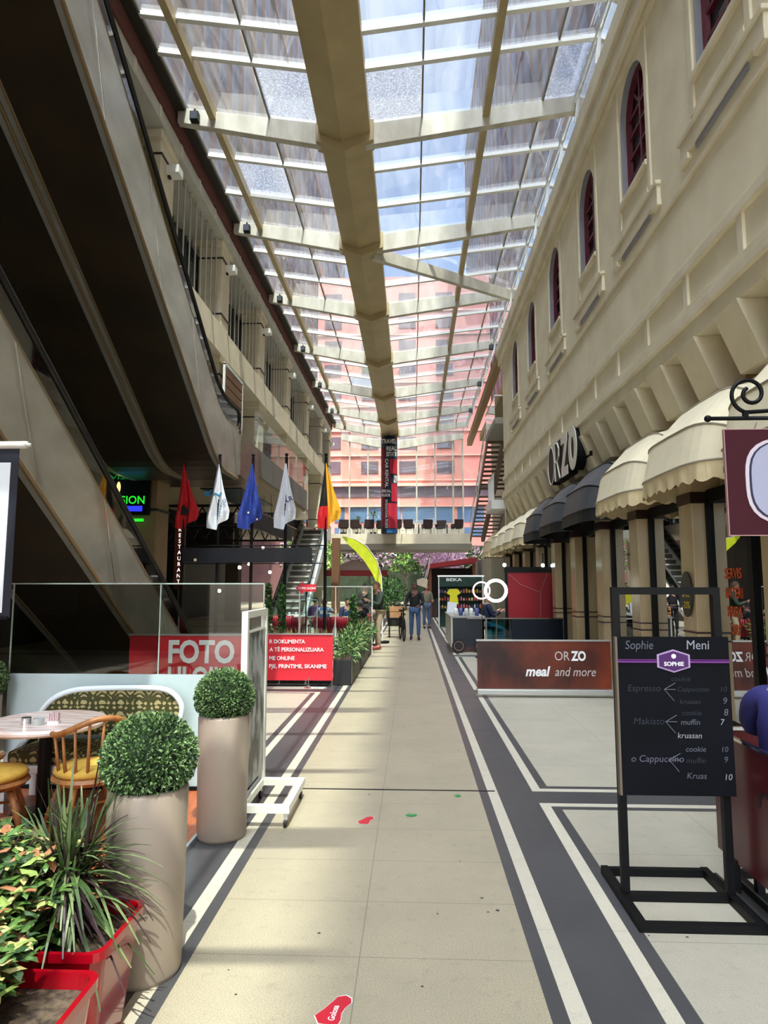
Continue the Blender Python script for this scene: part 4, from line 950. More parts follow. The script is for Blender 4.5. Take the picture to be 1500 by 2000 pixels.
def mk_eagle(t): 
    MB().prism([(-.1,-.09,3.05),(-.02,-.09,3.12),(.03,-.09,3.2),(.1,-.09,3.1),(.18,-.09,3.12),(.12,-.09,3.02),(.05,-.09,2.98),(-.03,-.09,3.0)],(0,.01,0)).build('emblem',M_fk,t)
flag(-4.416,'red flag with black emblem, leftmost of the five flag poles',[M_fr],.27,(.35,.8),mk_eagle)
def mk_txt(t):
    L=t.location.x
    text('L',M_fg,(L+.04,12.5,3.33),(.5,0,1),(-1,0,.5),size=.2,parent=t,bold=.04); text('UNITED',M_fg,(L+.06,12.5,2.95),(.35,0,1),(-1,0,.35),size=.1,parent=t,bold=.01); text('R',M_fg,(L-.12,12.5,3.35),(0,0,1),(-1,0,0),size=.2,parent=t,bold=.04)
flag(-3.729,'white flag with blue lettering, second flag pole from the left',[M_fw],.25,(.6,.6),mk_txt)
def mk_star(t):
    for x,z in ((.05,3.05),(-.05,3.03),(.12,2.9)):
        MB().tube([(x,-.1,z),(x,-.09,z)],.02,5).build('star',mat('star_white',(240,230,180),.5),t)
flag(-3.076,'dark blue flag with small stars, middle flag pole of the five',[M_fb],.26,(.75,.55),mk_star)
flag(-2.425,'white flag with a small blue mark, fourth flag pole from the left',[M_fw],.24,(.65,.6),lambda t:text('LR',mat('flag_mark_navy',(50,60,110),.6),(-2.39,12.5,3.22),(1,0,.4),(-.4,0,1),size=.13,parent=t,bold=.02))
flag(-1.658,'black, red and golden yellow flag, rightmost flag pole',[M_fy,M_fk,M_fr],.25,(.42,.85),None,lambda v,u:0 if u>.34 else (1 if v<.62 else 2))
t=thing('mesh_windbreak','black mesh banner strung between the flag poles','banner',(-3.2,12.56,2.1))
MB().box(-4.40,-1.90,12.54,12.55,2.08,2.36).build('mesh_panel',mat('dark_mesh',(40,40,46),.6,alpha=.86),t,world=True)
MB().tube([(-4.41,12.56,2.40),(-1.66,12.56,2.40)],.014,6).build('upper_rod',M_blackm,t,world=True); MB().tube([(-4.41,12.56,2.06),(-1.66,12.56,2.06)],.01,6).build('lower_rod',M_blackm,t,world=True)
# feather flag
t=thing('feather_flag','curved yellow-green feather flag behind the standing man','flag',(-.87,19.2,0))
pole=[(0,0,0),(0,0,1.2),(-.03,0,1.9),(-.16,0,2.35),(-.45,0,2.75),(-.8,0,2.97),(-1.15,0,3.05)]
MB().tube(pole,[.022,.02,.018,.015,.012,.01,.006],6).build('pole',M_bar,t)
mb=MB(); inner=[(-.12,0,1.6),(-.28,.02,1.95),(-.5,.03,2.3),(-.78,.02,2.62),(-1.0,0,2.82),(-1.17,0,3.03)]; outer=[(.0,0,1.5),(-.03,0,1.9),(-.14,0,2.33),(-.43,0,2.74),(-.78,0,2.96),(-1.15,0,3.05)]
for i in range(5): mb.quad(inner[i],outer[i],outer[i+1],inner[i+1])
mb.build('flag_cloth',M_yellow,t,smooth=True); MB().lathe([(.2,0),(.2,.06)],n=14).build('base',M_black,t)
# ---------------- planters mid distance ----------------
M_pl=mat('planter_black',(26,26,27),.5); M_plw=mat('planter_slats',(92,88,74),.7,rgb2=(64,60,50),scale=3,stretch=(1,8,1))
for i,(y0,y1,s) in enumerate(((11.25,13.0,'nearest to the red banner'),(13.3,15.3,'second in the row'),(15.5,16.95,'farthest in the row, by the standing man'))):
    t=thing('planter_box','long black planter box beside the walkway, '+s,'planter',(-1.02,(y0+y1)/2,0)) if False else thing('planter_box','long black planter box beside the walkway, '+s,'planter',(-1.2,(y0+y1)/2,0))
    x0,x1=-1.33,-1.03
    MB().box(x0,x1,y0,y1,.0,.42).build('box',M_pl,t,world=True,bevel=.01); MB().box(x1,x1+.012,y0+.03,y1-.03,.02,.43).build('slat_side',M_plw,t,world=True); MB().box(x0+.02,x1-.02,y0+.02,y1-.02,.40,.43).build('soil',M_soil,t,world=True)
    mb=MB(); n=4
    for k in range(n): spark(((x0+x1)/2,y0+.25+k*(y1-y0-.4)/(n-1),.56),150,.26,.13,asp=.22,mb=mb,nm=3)
    mb.build('foliage',[M_gr3,mat('pale_green_blade',(150,170,110),.7),M_gr],t,world=True)
def conifer(x,y,z0,h,r,label):
    t=thing('small_conifer',label,'plant',(x,y,z0))
    MB().tube([(0,0,0),(0,0,h*.8)],[.02,.008],5).build('stem',mat('pale_bark',(120,110,100),.9),t)
    mb=MB()
    for k in range(16):
        v=k/16; spark((0,0,.1+v*h),34,r*(1-v*.85),.07,asp=.6,mb=mb,nm=2)
    mb.build('foliage',[mat('conifer_green',(62,112,36),.7),M_gr3],t)
    return t
conifer(-1.28,14.4,.42,.9,.15,'bright green cone-shaped conifer in the planter behind the red banner')
for x,lab in ((-2.60,'dark cone-shaped conifer behind the banner, left of its twin'),(-2.36,'dark slender conifer behind the banner, right of its twin')):
    t=thing('round_pot','black pot holding a dark conifer','planter',(x,12.0,0)); t['group']='black conifer pots behind the banner'; MB().lathe([(.07,0),(.1,.3),(.09,.3),(.08,.26),(0,.26)],n=14).build('pot',M_pl,t)
    conifer(x,12.0,.27,1.35,.11,lab)
for i in range(3):
    t=thing('grass_planter','low black box of yellowish grass directly behind the red banner','planter',(-2.5+i*.45,11.5,0),0,'grass boxes behind the red banner')
    MB().box(-.2,.2,-.1,.1,0,.6).build('box',M_pl,t); mb=MB()
    for k in range(50):
        a=R_.random()*6.28; p=Vector((R_.uniform(-.18,.18),R_.uniform(-.08,.08),.6)); q=p+Vector((.08*math.cos(a),.08*math.sin(a),R_.uniform(.2,.34))); u=Vector((.008,0,0)); mb.quad(p-u,p+u,q)
    mb.build('foliage',mat('dry_grass',(186,176,110),.8),t)
# far glass screens
for i,(x0,x1,y,z,lab) in enumerate(((-2.75,-.98,16.2,1.6,'clear glass windbreak with white top rail behind the planters'),(-3.4,-2.5,17.5,1.25,'lower clear glass windbreak near the far escalator'))):
    t=thing('glass_windbreak',lab,'barrier',((x0+x1)/2,y,0))
    MB().quad((x0,y,.05),(x1,y,.05),(x1,y,z),(x0,y,z)).build('pane',M_clear,t,world=True); MB().box(x0,x1,y-.012,y+.012,z,z+.02).build('top_rail',M_bar,t,world=True)
    for x in (x0,(x0+x1)/2,x1): MB().box(x-.01,x+.01,y-.01,y+.01,0,z).build('post',M_bar,t,world=True)
# cafe chairs (red) with fluted tub back
def tub_chair():
    t=thing('tub_chair','red fluted tub chair','chair',(0,0,0),0,'red tub chairs of the middle cafe')
    mb=MB(); n=18
    for k in range(n):
        a=PI+ (k/(n-1)-.5)*PI*1.25+PI/2*0; a=-PI/2+(k/(n-1)-.5)*PI*1.25
        p=Vector((.27*math.cos(a),.25*math.sin(a),0)); mb.tube([p*.78+Vector((0,0,.34)),p+Vector((0,0,.6)),p*1.08+Vector((0,0,.78))],[.034,.038,.03],6)
    mb.build('backrest',mat('wine_red_shell',(150,18,40),.45),t,smooth=True)
    MB().lathe([(.2,.36),(.24,.4),(.24,.45),(0,.47)],n=20).build('seat',mat('wine_red_shell',(150,18,40),.45),t,smooth=True)
    for a in (.8,2.35,3.9,5.5): MB().tube([(.12*math.cos(a),.12*math.sin(a),.38),(.24*math.cos(a),.24*math.sin(a),0)],.014,6).build('leg',M_black,t)
    return t
tc=tub_chair(); tc.location=(-1.38,17.6,0); tc.rotation_euler=(0,0,0); tc['label']='red fluted tub chair between the conifer and the standing man'
for x,y,r,l in ((-2.45,18.4,.1,'red fluted tub chair under the man in the striped shirt'),(-1.82,18.45,-.2,'red fluted tub chair just right of the striped shirt man'),(-3.2,18.3,.2,'red fluted tub chair left of the striped shirt man'),(-3.7,19.0,-.3,'leftmost red fluted tub chair near the conifers'),(-1.6,20.3,2.6,'red fluted tub chair facing the camera across the table')):
    c=copy_tree(tc); c.location=(x,y,0); c.rotation_euler=(0,0,r); c['label']=l
for i,(x,y) in enumerate(((-1.65,19.4),(-2.75,19.6),(-3.6,20.0))):
    t=thing('cafe_table','small pale cafe table '+('behind the nearest tub chair','in front of the striped shirt man','farthest left of the three')[i],'table',(x,y,0))
    MB().lathe([(0,.70),(.33,.70),(.33,.73),(0,.73)],n=24).build('tabletop',M_bar,t); MB().tube([(0,0,.02),(0,0,.7)],.03,8).build('pole',M_black,t); MB().lathe([(.2,0),(.2,.02),(.03,.05)],n=16).build('base',M_black,t)
    for k in range(2):
        o=MB().lathe([(.02,0),(.035,.1),(.03,.1),(.018,.01)],n=8).build('glass_cup',mat('cup_white',(230,236,238),.2)); o.location=(x-.1+.2*k,y+.05,.73); tag(o,'small glass on a middle cafe table','cup','glasses on the middle cafe tables')
# dark green shrubs behind the walking man
for i,(x,y,h,r,l) in enumerate(((-.75,27,1.7,.62,'tall dark shrub behind the walking man, left side'),(-1.6,30,1.8,.7,'dark shrub between the tent and the walkway'),(-1.15,36,2.0,.7,'dark shrub farthest back at the walkway end'))):
    t=thing('potted_shrub',l,'plant',(x,y,0)); MB().lathe([(.25,0),(.32,.4),(.28,.4)],n=14).build('pot',M_pl,t); MB().tube([(0,0,.3),(0,0,h*.6)],.03,5).build('stem',mat('pale_bark',(120,110,100),.9),t)
    spark((0,0,h*.62),420,r,.16,sc=(1,1,1.25),nm=2,asp=.5).build('foliage',[M_gr3,M_gr],t)
# hanging wooden tag sign near the kiosk
t=thing('hanging_tag_sign','pale tag-shaped board hanging tilted on straps above the walkway','sign',(.35,24,1.72))
MB().prism([(-.2,0,.10),(.02,0,.17),(.2,0,.1),(.16,0,-.2),(-.02,0,-.14),(-.19,0,-.08)],(0,.03,0)).build('board',mat('pale_board',(216,196,170),.7),t)
MB().tube([(.08,0,.12),(.22,0,.6),(.26,0,.9)],.012,5).tube([(.14,0,.1),(.26,0,.6),(.28,0,.9)],.012,5).build('strap',M_bar,t)
MB().tube([(.28,0,.9),(.28,1,.9),(.28,8,.7)],.02,5).build('hook_arm',M_black,t)
# ---------------- people ----------------
SK1=(200,150,122)
def person(label,loc,rz,J,shirt,trousers,hair,skin=SK1,shoes=(50,40,38),scale=1,sleeve='long',hairlen=0,stripe=False,tilt=(0,0),glasses=False,bald=False,legs=True):
    """J overrides joints (local, facing -Y)."""
    t=thing('person',label,'person',loc,rz)
    j=dict(pel=(0,0,.93),w=(0,0,1.08),ch=(0,-.01,1.26),nk=(0,.0,1.42),nk2=(0,-.02,1.50),hd=(0,-.035,1.585),
      sl=(.17,0,1.38),sr=(-.17,0,1.38),el=(.24,.02,1.10),er=(-.24,.02,1.10),wl=(.26,-.08,.86),wr=(-.26,-.08,.86),
      hl=(.09,0,.90),hr=(-.09,0,.90),kl=(.10,-.02,.50),kr=(-.10,-.02,.50),al=(.10,.02,.09),ar=(-.10,.02,.09),tl=(.11,-.14,.03),tr=(-.11,-.14,.03))
    j.update(J); j={k:tuple(c*scale for c in v) for k,v in j.items()}; s=scale
    mskin=mat('skin_%d'%skin[0],skin,.6); msh=mat('cloth_%d_%d_%d'%shirt,shirt,.85,var=.12,scale=5); mtr=mat('cloth_%d_%d_%d'%trousers,trousers,.85,var=.12,scale=6)
    K=['pel','w','ch','nk','nk2','hd','sl','el','wl','sr','er','wr','hl','kl','al','hr','kr','ar','tl','tr']; ix={k:i for i,k in enumerate(K)}
    E=[('pel','w'),('w','ch'),('ch','nk'),('nk','nk2'),('nk2','hd'),('nk','sl'),('sl','el'),('el','wl'),('nk','sr'),('sr','er'),('er','wr'),('pel','hl'),('hl','kl'),('kl','al'),('al','tl'),('pel','hr'),('hr','kr'),('kr','ar'),('ar','tr')]
    rad=dict(pel=.115,w=.105,ch=.125,nk=.07,nk2=.05,hd=.05,sl=.055,el=.037,wl=.026,sr=.055,er=.037,wr=.026,hl=.08,kl=.052,al=.036,hr=.08,kr=.052,ar=.036,tl=.03,tr=.03)
    mb=MB(); addmesh(mb,skin_(K,E,ix,j,rad,s,0))
    # head with face
    hd=Vector(j['hd']); b=len(mb.v); n,m=16,12; f=Matrix.Rotation(tilt[1],3,'Z')@Matrix.Rotation(tilt[0],3,'X')
    for i in range(m+1):
        a=PI*i/m-PI/2
        for k in range(n):
            q=2*PI*k/n; x=math.cos(a)*math.cos(q); y=math.cos(a)*math.sin(q); z=math.sin(a)
            wdt=.076*(1-.22*max(0,-z)); px,py,pz=x*wdt,y*.094,z*.118
            if z<-.3 and y<0: py*=.93
            if abs(x)<.3 and y<-.5 and -.35<z<.12: py-=.016*(1-abs(x)/.3)
            mb.v.append(tuple(hd+f@(Vector((px,py,pz+.01))*s)))
    for i in range(m):
        for k in range(n):
            a=b+i*n; mb.f.append((a+k,a+(k+1)%n,a+n+(k+1)%n,a+n+k)); mb.m.append(0)
    for sx in (-1,1):
        p=hd+f@(Vector((.076*sx,.0,.0))*s); mb.ball(tuple(p),.026*s,6,5,(.4,.6,1.1))
        mb.cur=1; p=hd+f@(Vector((.03*sx,-.083,.025))*s); mb.ball(tuple(p),.010*s,6,4); mb.cur=0
    mb.cur=2; p=hd+f@(Vector((0,-.084,-.055))*s); mb.ball(tuple(p),.02*s,6,4,(1,.4,.3)); mb.cur=0
    # hands: palm + five fingers
    for sd in ('l','r'):
        wv=Vector(j['w'+sd]); d=(wv-Vector(j['e'+sd])).normalized(); side=Vector((0,-1,0)); side=(side-d*side.dot(d))
        side=side.normalized() if side.length>.2 else d.orthogonal().normalized(); nrm=d.cross(side)
        mb.tube([wv-d*.01*s,wv+d*.045*s,wv+d*.085*s],[.024*s,.034*s,.028*s],7)
        for q in range(4):
            o=side*(.027-.018*q)*s; L=(.062,.07,.066,.05)[q]*s; a=wv+d*.075*s+o
            mb.tube([a,a+d*L*.5,a+d*L*.85+nrm*L*.35*(1 if sd=='l' else -1)],[.0095*s,.009*s,.007*s],5)
        a=wv+d*.03*s+side*.025*s; mb.tube([a,a+d*.03*s+side*.03*s,a+d*.06*s+side*.035*s],[.011*s,.010*s,.007*s],5)
    mb.build('body',[mskin,mat('eye_dark',(40,30,28),.3),mat('lip',(160,90,84),.6)],t,smooth=True)
    # shirt
    ks=['w','ch','nk','sl','sr','el','er']+(['wl','wr'] if sleeve=='long' else [])
    j2=dict(j); j2['hem']=tuple(Vector(j['pel'])*.75+Vector(j['w'])*.25+Vector((0,0,-.03*s)))
    if sleeve!='long':
        for a_,b_ in (('el','sl'),('er','sr')): j2[a_]=tuple(Vector(j[b_]).lerp(Vector(j[a_]),.62))
    else:
        for a_,b_ in (('wl','el'),('wr','er')): j2[a_]=tuple(Vector(j[b_]).lerp(Vector(j[a_]),.93))
    ks=['hem']+ks; i2={k:i for i,k in enumerate(ks)}
    E2=[('hem','w'),('w','ch'),('ch','nk'),('nk','sl'),('sl','el'),('nk','sr'),('sr','er')]+([('el','wl'),('er','wr')] if sleeve=='long' else [])
    r2=dict(hem=(.175,.125),w=(.165,.115),ch=(.18,.125),nk=.075,sl=.078,sr=.078,el=.056,er=.056,wl=.04,wr=.04)
    mb=MB(); addmesh(mb,skin_(ks,E2,i2,j2,r2,s,0))
    if stripe:
        for qi,fc in enumerate(mb.f):
            z=sum(mb.v[v][2] for v in fc)/len(fc); mb.m[qi]=int(z/(.03*s))%2
    mb.build('shirt',[msh,mat('stripe_white',(236,238,240),.8)] if stripe else msh,t,smooth=True)
    if legs:
        j3=dict(j); 
        for a_,b_ in (('al','kl'),('ar','kr')): j3[a_]=tuple(Vector(j[b_]).lerp(Vector(j[a_]),.95))
        ks=['pel','hl','kl','al','hr','kr','ar']; i3={k:i for i,k in enumerate(ks)}
        mb=MB(); addmesh(mb,skin_(ks,[('pel','hl'),('hl','kl'),('kl','al'),('pel','hr'),('hr','kr'),('kr','ar')],i3,j3,dict(pel=(.15,.115),hl=.098,kl=.072,al=.058,hr=.098,kr=.072,ar=.058),s,0))
        mb.build('trousers',mtr,t,smooth=True)
        for sd in ('l','r'):
            a=Vector(j['a'+sd]); b_=Vector(j['t'+sd]); mb=MB(); mb.tube([a+(a-b_)*.35+Vector((0,0,-.05*s)),a+Vector((0,0,-.035*s)),b_+Vector((0,0,.015*s)),b_+(b_-a)*.25],[.035*s,.045*s,.042*s,.02*s],8); mb.build('shoe',mat('shoe_%d'%shoes[0],shoes,.5),t,smooth=True)
    if not bald:
        mb=MB(); b=0
        for i in range(5,m+1):
            a=PI*i/m-PI/2
            for k in range(n):
                q=2*PI*k/n; x=math.cos(a)*math.cos(q); y=math.cos(a)*math.sin(q); z=math.sin(a)
                fr=.45 if (y<-.25 and i<9) else 0
                zz=z if not fr else max(z,.5)
                mb.v.append(tuple(hd+f@(Vector((x*.084,y*.104+.004,zz*.128+.012-(hairlen if (i==5 and y>-.2) else 0)))*s)))
        for i in range(m-5):
            for k in range(n):
                a=i*n; mb.f.append((a+k,a+(k+1)%n,a+n+(k+1)%n,a+n+k)); mb.m.append(0)
        mb.build('hair',mat('hair_%d'%hair[0],hair,.8),t,smooth=True)
    if glasses:
        mb=MB()
        for sx in (-1,1): p=hd+f@(Vector((.032*sx,-.092,.025))*s); mb.ball(tuple(p),.024*s,8,5,(1,.25,.8))
        mb.build('sunglasses',M_black,t)
    return t
def skin_(K,E,ix,j,rad,s,sub_):
    rr=[rad[k] for k in K]; rr=[tuple(q*s for q in r) if isinstance(r,tuple) else r*s for r in rr]
    return skin([j[k] for k in K],[(ix[a],ix[b]) for a,b in E],rr,1,0)
def sit(dz=-.42,fwd=-.42):
    return dict(pel=(0,0,.93+dz),w=(0,.0,1.08+dz),ch=(0,0,1.26+dz),nk=(0,0,1.42+dz),nk2=(0,-.02,1.50+dz),hd=(0,-.035,1.585+dz),sl=(.17,0,1.38+dz),sr=(-.17,0,1.38+dz),el=(.23,-.08,1.12+dz),er=(-.23,-.08,1.12+dz),wl=(.16,-.30,1.14+dz),wr=(-.16,-.30,1.14+dz),
      hl=(.09,0,.90+dz),hr=(-.09,0,.90+dz),kl=(.11,fwd,.50),kr=(-.11,fwd,.50),al=(.11,fwd+.02,.09),ar=(-.11,fwd+.02,.09),tl=(.12,fwd-.14,.03),tr=(-.12,fwd-.14,.03))
# walking man with the bicycle, faces the camera
person('person in a black jacket and blue jeans walking and pushing a bicycle',(.06,20.3,0),0,dict(wl=(.10,-.30,1.02),el=(.26,-.06,1.12),wr=(-.26,-.28,.98),er=(-.27,-.04,1.14),kl=(.11,-.10,.51),al=(.11,-.04,.10),tl=(.12,-.18,.04),ar=(-.11,.12,.11),tr=(-.12,-.02,.04)),(28,28,34),(74,100,140),(60,56,54),skin=(120,84,70),shoes=(30,28,28),bald=False,scale=1.0)
# standing man, side on, looking left
person('person in a dark green jacket and khaki trousers standing by the red tub chair',(-.88,17.4,0),-PI/2+.5,dict(wl=(.12,-.34,1.22),el=(.24,-.12,1.12),hd=(0,-.06,1.57),tl=(.13,-.2,.03),kl=(.12,-.08,.5),al=(.12,-.05,.09)),(44,58,46),(164,146,120),(110,84,66),skin=(206,150,128),shoes=(140,60,50),tilt=(.25,0),scale=1.02)
# woman further along
person('person in a grey top and blue jeans walking behind the pale hanging board',(.52,25.5,0),.2,dict(wl=(.2,-.22,1.06)),(130,130,110),(84,104,136),(40,30,26),skin=(180,130,104),hairlen=.12,scale=.96)
# seated cafe guests
person('person in a black T-shirt and sunglasses seated sideways by the conifer',(-1.40,17.75,0),PI/2+.9,sit(),(40,38,42),(44,48,60),(60,50,44),skin=(206,150,126),sleeve='short',glasses=True,scale=.95)
person('person in a blue and white striped shirt seated with back turned',(-2.45,18.5,0),PI,{**sit(),'wr':(-.28,-.2,1.1),'er':(-.33,-.05,.86)},(92,150,200),(60,60,70),(150,120,100),sleeve='short',stripe=True,scale=1)
person('person in a dark blue top seated at the table behind the striped shirt',(-1.95,20.0,0),.2,sit(),(40,60,100),(40,40,50),(40,30,28),scale=.97)
person('person in a purple top seated near the far escalator',(-3.0,20.6,0),PI-.2,sit(),(84,64,130),(40,40,50),(30,26,26),scale=.97)
person('person in dark clothes standing among the far cafe tables',(-1.7,23.5,0),.4,{},(30,32,40),(36,36,44),(30,24,22),scale=.97)
person('person in a navy top and white sleeves seated behind the vendor cart counter',(1.95,17.9,0),PI/2+.3,{**sit(-.30),'wl':(.14,-.36,.95),'wr':(-.14,-.36,.95)},(26,34,60),(190,200,206),(150,110,70),skin=(214,166,146),hairlen=.08,scale=1)
# near seated person on the right edge, back turned
person('person with grey hair in a dark blue shirt seated behind the maroon cafe barrier',(2.03,3.80,0),PI/2+.6,{**sit(-.40),'el':(.27,-.10,.80),'er':(-.27,-.10,.80),'wl':(.12,-.34,.80),'wr':(-.12,-.34,.80)},(44,42,110),(40,40,50),(150,150,150),skin=(190,140,116),sleeve='long',scale=1.05)
# stool for cart seller and seat for near guest
for nm,lab,x,y,z in (('bar_stool','black stool under the cart seller',1.95,17.9,.56),('cafe_chair','dark chair under the seated guest in the blue shirt',2.03,3.80,.46),('cafe_chair','dark chair under the seated guest in the dark blue top',-1.95,20.0,.44),('cafe_chair','dark chair under the seated guest in the purple top',-3.0,20.6,.44)):
    t=thing(nm,lab,'chair',(x,y,0)); MB().box(-.2,.2,-.2,.2,z-.05,z).build('seat',M_black,t,bevel=.01)
    for a in (-.17,.17):
        for b in (-.17,.17): MB().box(a-.015,a+.015,b-.015,b+.015,0,z-.04).build('leg',M_black,t)
# bicycle seen from the front beside the walking man
t=thing('bicycle','dark bicycle pushed along beside the walking man','bicycle',(-.28,19.9,0),.12)
for y in (-.15,.9): MB().tube([(0,y+.33*math.cos(a*PI/14),.34+.33*math.sin(a*PI/14)) for a in range(28)],.022,6,closed=True).build('wheel',M_rubber,t)
mb=MB(); mb.tube([(0,-.15,.34),(.0,-.02,.8),(0,.02,1.0)],.018,6).tube([(0,.0,.75),(0,.45,.35),(0,.9,.34)],.018,6).tube([(0,.0,.78),(0,.55,.8),(0,.45,.35)],.018,6).tube([(0,.55,.8),(0,.9,.34)],.014,6); mb.build('bicycle_frame',M_black,t)
MB().tube([(-.26,.1,1.02),(-.1,0,1.04),(.1,0,1.04),(.26,.1,1.02)],.015,6).build('handlebar',M_black,t); MB().box(-.07,.07,.42,.68,.84,.9).build('saddle',M_black,t,bevel=.02)
t=tag(MB().box(-.2,.2,-.15,.15,0,.34).box(-.21,.21,-.16,-.15,.2,.36).build('cardboard_box',mat('cardboard',(184,136,96),.8,var=.1)),'brown cardboard box carried behind the bicycle','box'); t.location=(-.52,21.2,.62)
t=thing('cargo_trolley','dark trolley carrying the cardboard box','trolley',(-.52,21.2,0)); MB().box(-.24,.24,-.2,.2,.55,.62).build('platform',M_black,t)
for x in (-.22,.22): MB().tube([(x-.02,0,.2),(x+.02,0,.2)],.2,16).build('wheel',M_rubber,t); MB().box(x-.015,x+.015,-.015,.015,.2,.56).build('leg',M_black,t)
# ---------------- chalkboard stand ----------------
t=thing('menu_chalkboard','tall chalkboard menu stand on a black steel base','sign',(1.4,3.8,0))
fr=MB(); s=.019
MB().box(1.11,1.15,3.79,3.83,.046,1.62).build('post',M_blackm,t,world=True); MB().box(1.66,1.70,3.79,3.83,.046,1.62).build('post',M_blackm,t,world=True)
MB().box(1.11,1.70,3.79,3.83,1.62,1.66).build('top_rail',M_blackm,t,world=True)
b=MB(); b.box(1.13,1.66,3.47,3.51,.0,.04).box(1.13,1.66,3.79,3.83,.0,.04).box(1.13,1.66,4.10,4.14,.0,.04).box(1.09,1.13,3.47,4.14,.0,.045).box(1.66,1.70,3.47,4.14,.0,.045); b.build('base',M_blackm,t,world=True)
MB().box(1.115,1.715,3.755,3.785,.555,1.39).build('board',mat('chalk_slate',(13,15,22),.75,rgb2=(8,10,15),scale=3,spec=.15),t,world=True)
MB().box(1.105,1.117,3.75,3.788,.555,1.39).build('board_edge',mat('worn_wood_edge',(110,98,84),.6),t,world=True)
yb=3.752
M_ch=mat('chalk_white',(150,152,162),.9); M_cf=mat('chalk_faint',(46,49,60),.9); M_pu=mat('purple_paint',(112,40,130),.5)
MB().box(1.117,1.713,yb-.003,yb+.004,1.252,1.262).box(1.117,1.713,yb-.003,yb+.004,1.266,1.270).build('purple_line',M_pu,t,world=True)
hx=[(1.415+.088*a,1.262+.062*b) for a,b in ((0,1),(1,.55),(1,-.55),(0,-1),(-1,-.55),(-1,.55))]; h2=[(1.415+(x-1.415)*.88,1.262+(z-1.262)*.86) for x,z in hx]
MB().prism([(x,yb-.004,z) for x,z in hx],(0,.004,0)).build('badge_rim',mat('badge_rim',(176,150,190),.5),t,world=True)
MB().prism([(x,yb-.007,z) for x,z in h2],(0,.003,0)).build('badge',mat('badge_purple',(70,16,92),.5),t,world=True)
text('SOPHIE',M_white,(1.362,yb-.008,1.237),(1,0,0),(0,0,1),size=.03,width=.106,parent=t,bold=.03,ext=0)
mb=MB(); mb.tube([(1.415,yb-.0085,1.288),(1.415,yb-.0075,1.288)],.013,10); mb.build('badge_mark',M_white,t,world=True)
def chalk(s,x,z,size,m=None,sh=.15,w=None): text(s,m or M_ch,(x,yb-.001,z),(1,0,0),(0,0,1),size=size,parent=t,shear=sh,ext=0,width=w,name='chalk_writing')
chalk('Sophie',1.16,1.325,.066,w=.15,m=mat('chalk_mid',(96,98,110),.9)); chalk('Meni',1.49,1.325,.07,w=.12,sh=.05)
for s,x,z,sz,m in (('Espresso',1.165,1.10,.05,M_cf),('cookie',1.40,1.155,.038,M_cf),('Cappuccino',1.43,1.10,.036,M_cf),('kruasan',1.44,1.035,.036,M_cf),('10',1.66,1.10,.04,M_cf),('9',1.67,1.035,.05,MATS['chalk_mid']),
    ('Makiato',1.19,.925,.052,M_cf),('cookie',1.45,.975,.038,M_cf),('muffin',1.44,.925,.042,MATS['chalk_mid']),('7',1.65,.925,.045,M_ch),('kruasan',1.42,.855,.042,M_ch),('8',1.67,.975,.05,MATS['chalk_mid']),
    ('o Cappuccino',1.17,.73,.05,MATS['chalk_mid']),('cookie',1.46,.785,.04,MATS['chalk_mid']),('muffin',1.46,.725,.042,M_cf),('Kruas',1.46,.645,.045,MATS['chalk_mid']),('10',1.65,.785,.04,MATS['chalk_mid']),('9',1.66,.73,.045,MATS['chalk_mid']),('10',1.66,.64,.045,M_ch)):
    chalk(s,x,z,sz,m)
mb=MB()
for x0,z0 in ((1.36,1.11),(1.36,.94),(1.37,.74)):
    for dx,dz in ((.06,.035),(.06,0),(.05,-.06)): mb.tube([(x0,yb-.001,z0),(x0+dx,yb-.001,z0+dz)],.0022,4)
mb.build('chalk_arrows',MATS['chalk_mid'],t,world=True)
# ---------------- maroon cafe barrier (right front) ----------------
t=thing('cafe_barrier','maroon banner barrier with glass edge running along the right side','barrier',(1.76,3.0,0))
M_mb=mat('maroon_banner',(92,26,34),.25,rgb2=(78,22,28),scale=.8)
MB().box(1.752,1.762,.8,4.1,.17,.83).build('banner',M_mb,t,world=True)
MB().quad((1.757,.8,.04),(1.757,4.0,.04),(1.757,4.0,.17),(1.757,.8,.17)).build('glass_strip',M_clear,t,world=True)
MB().box(1.745,1.769,.8,4.0,.83,.845).build('top_rail',M_chrome,t,world=True)
MB().box(1.70,1.715,.8,4.05,0,.05).box(1.80,1.815,.8,4.05,0,.05).box(1.70,1.815,.8,4.05,.0,.012).build('base_channel',mat('dark_steel_channel',(66,66,64),.4,metal=.5),t,world=True)
for y in (1.2,2.2,3.2,3.9): MB().box(1.742,1.772,y-.02,y+.02,0,.18).build('clamp',M_blackm,t,world=True)
text('remember',mat('dark_script',(34,10,16),.5),(1.750,3.62,.55),(0,-1,0),(0,0,1),size=.19,width=1.25,parent=t,shear=.25,bold=.01,ext=0)
text('eatOut',M_white,(1.750,3.42,.40),(0,-1,0),(0,0,1),size=.13,width=.62,parent=t,shear=.25,ext=0)
t=thing('cafe_barrier','short dark red cross barrier behind the seated guest','barrier',(2.3,4.25,0))
MB().box(1.93,2.9,4.28,4.29,.1,.79).build('banner',mat('dark_red_banner',(120,8,16),.3),t,world=True); MB().box(1.93,2.9,4.27,4.30,.79,.81).build('top_rail',M_chrome,t,world=True); MB().box(1.96,2.0,4.2,4.38,0,.03).box(2.8,2.84,4.2,4.38,0,.03).box(1.97,1.99,4.275,4.295,0,.12).box(2.81,2.83,4.275,4.295,0,.12).build('foot',M_blackm,t,world=True)
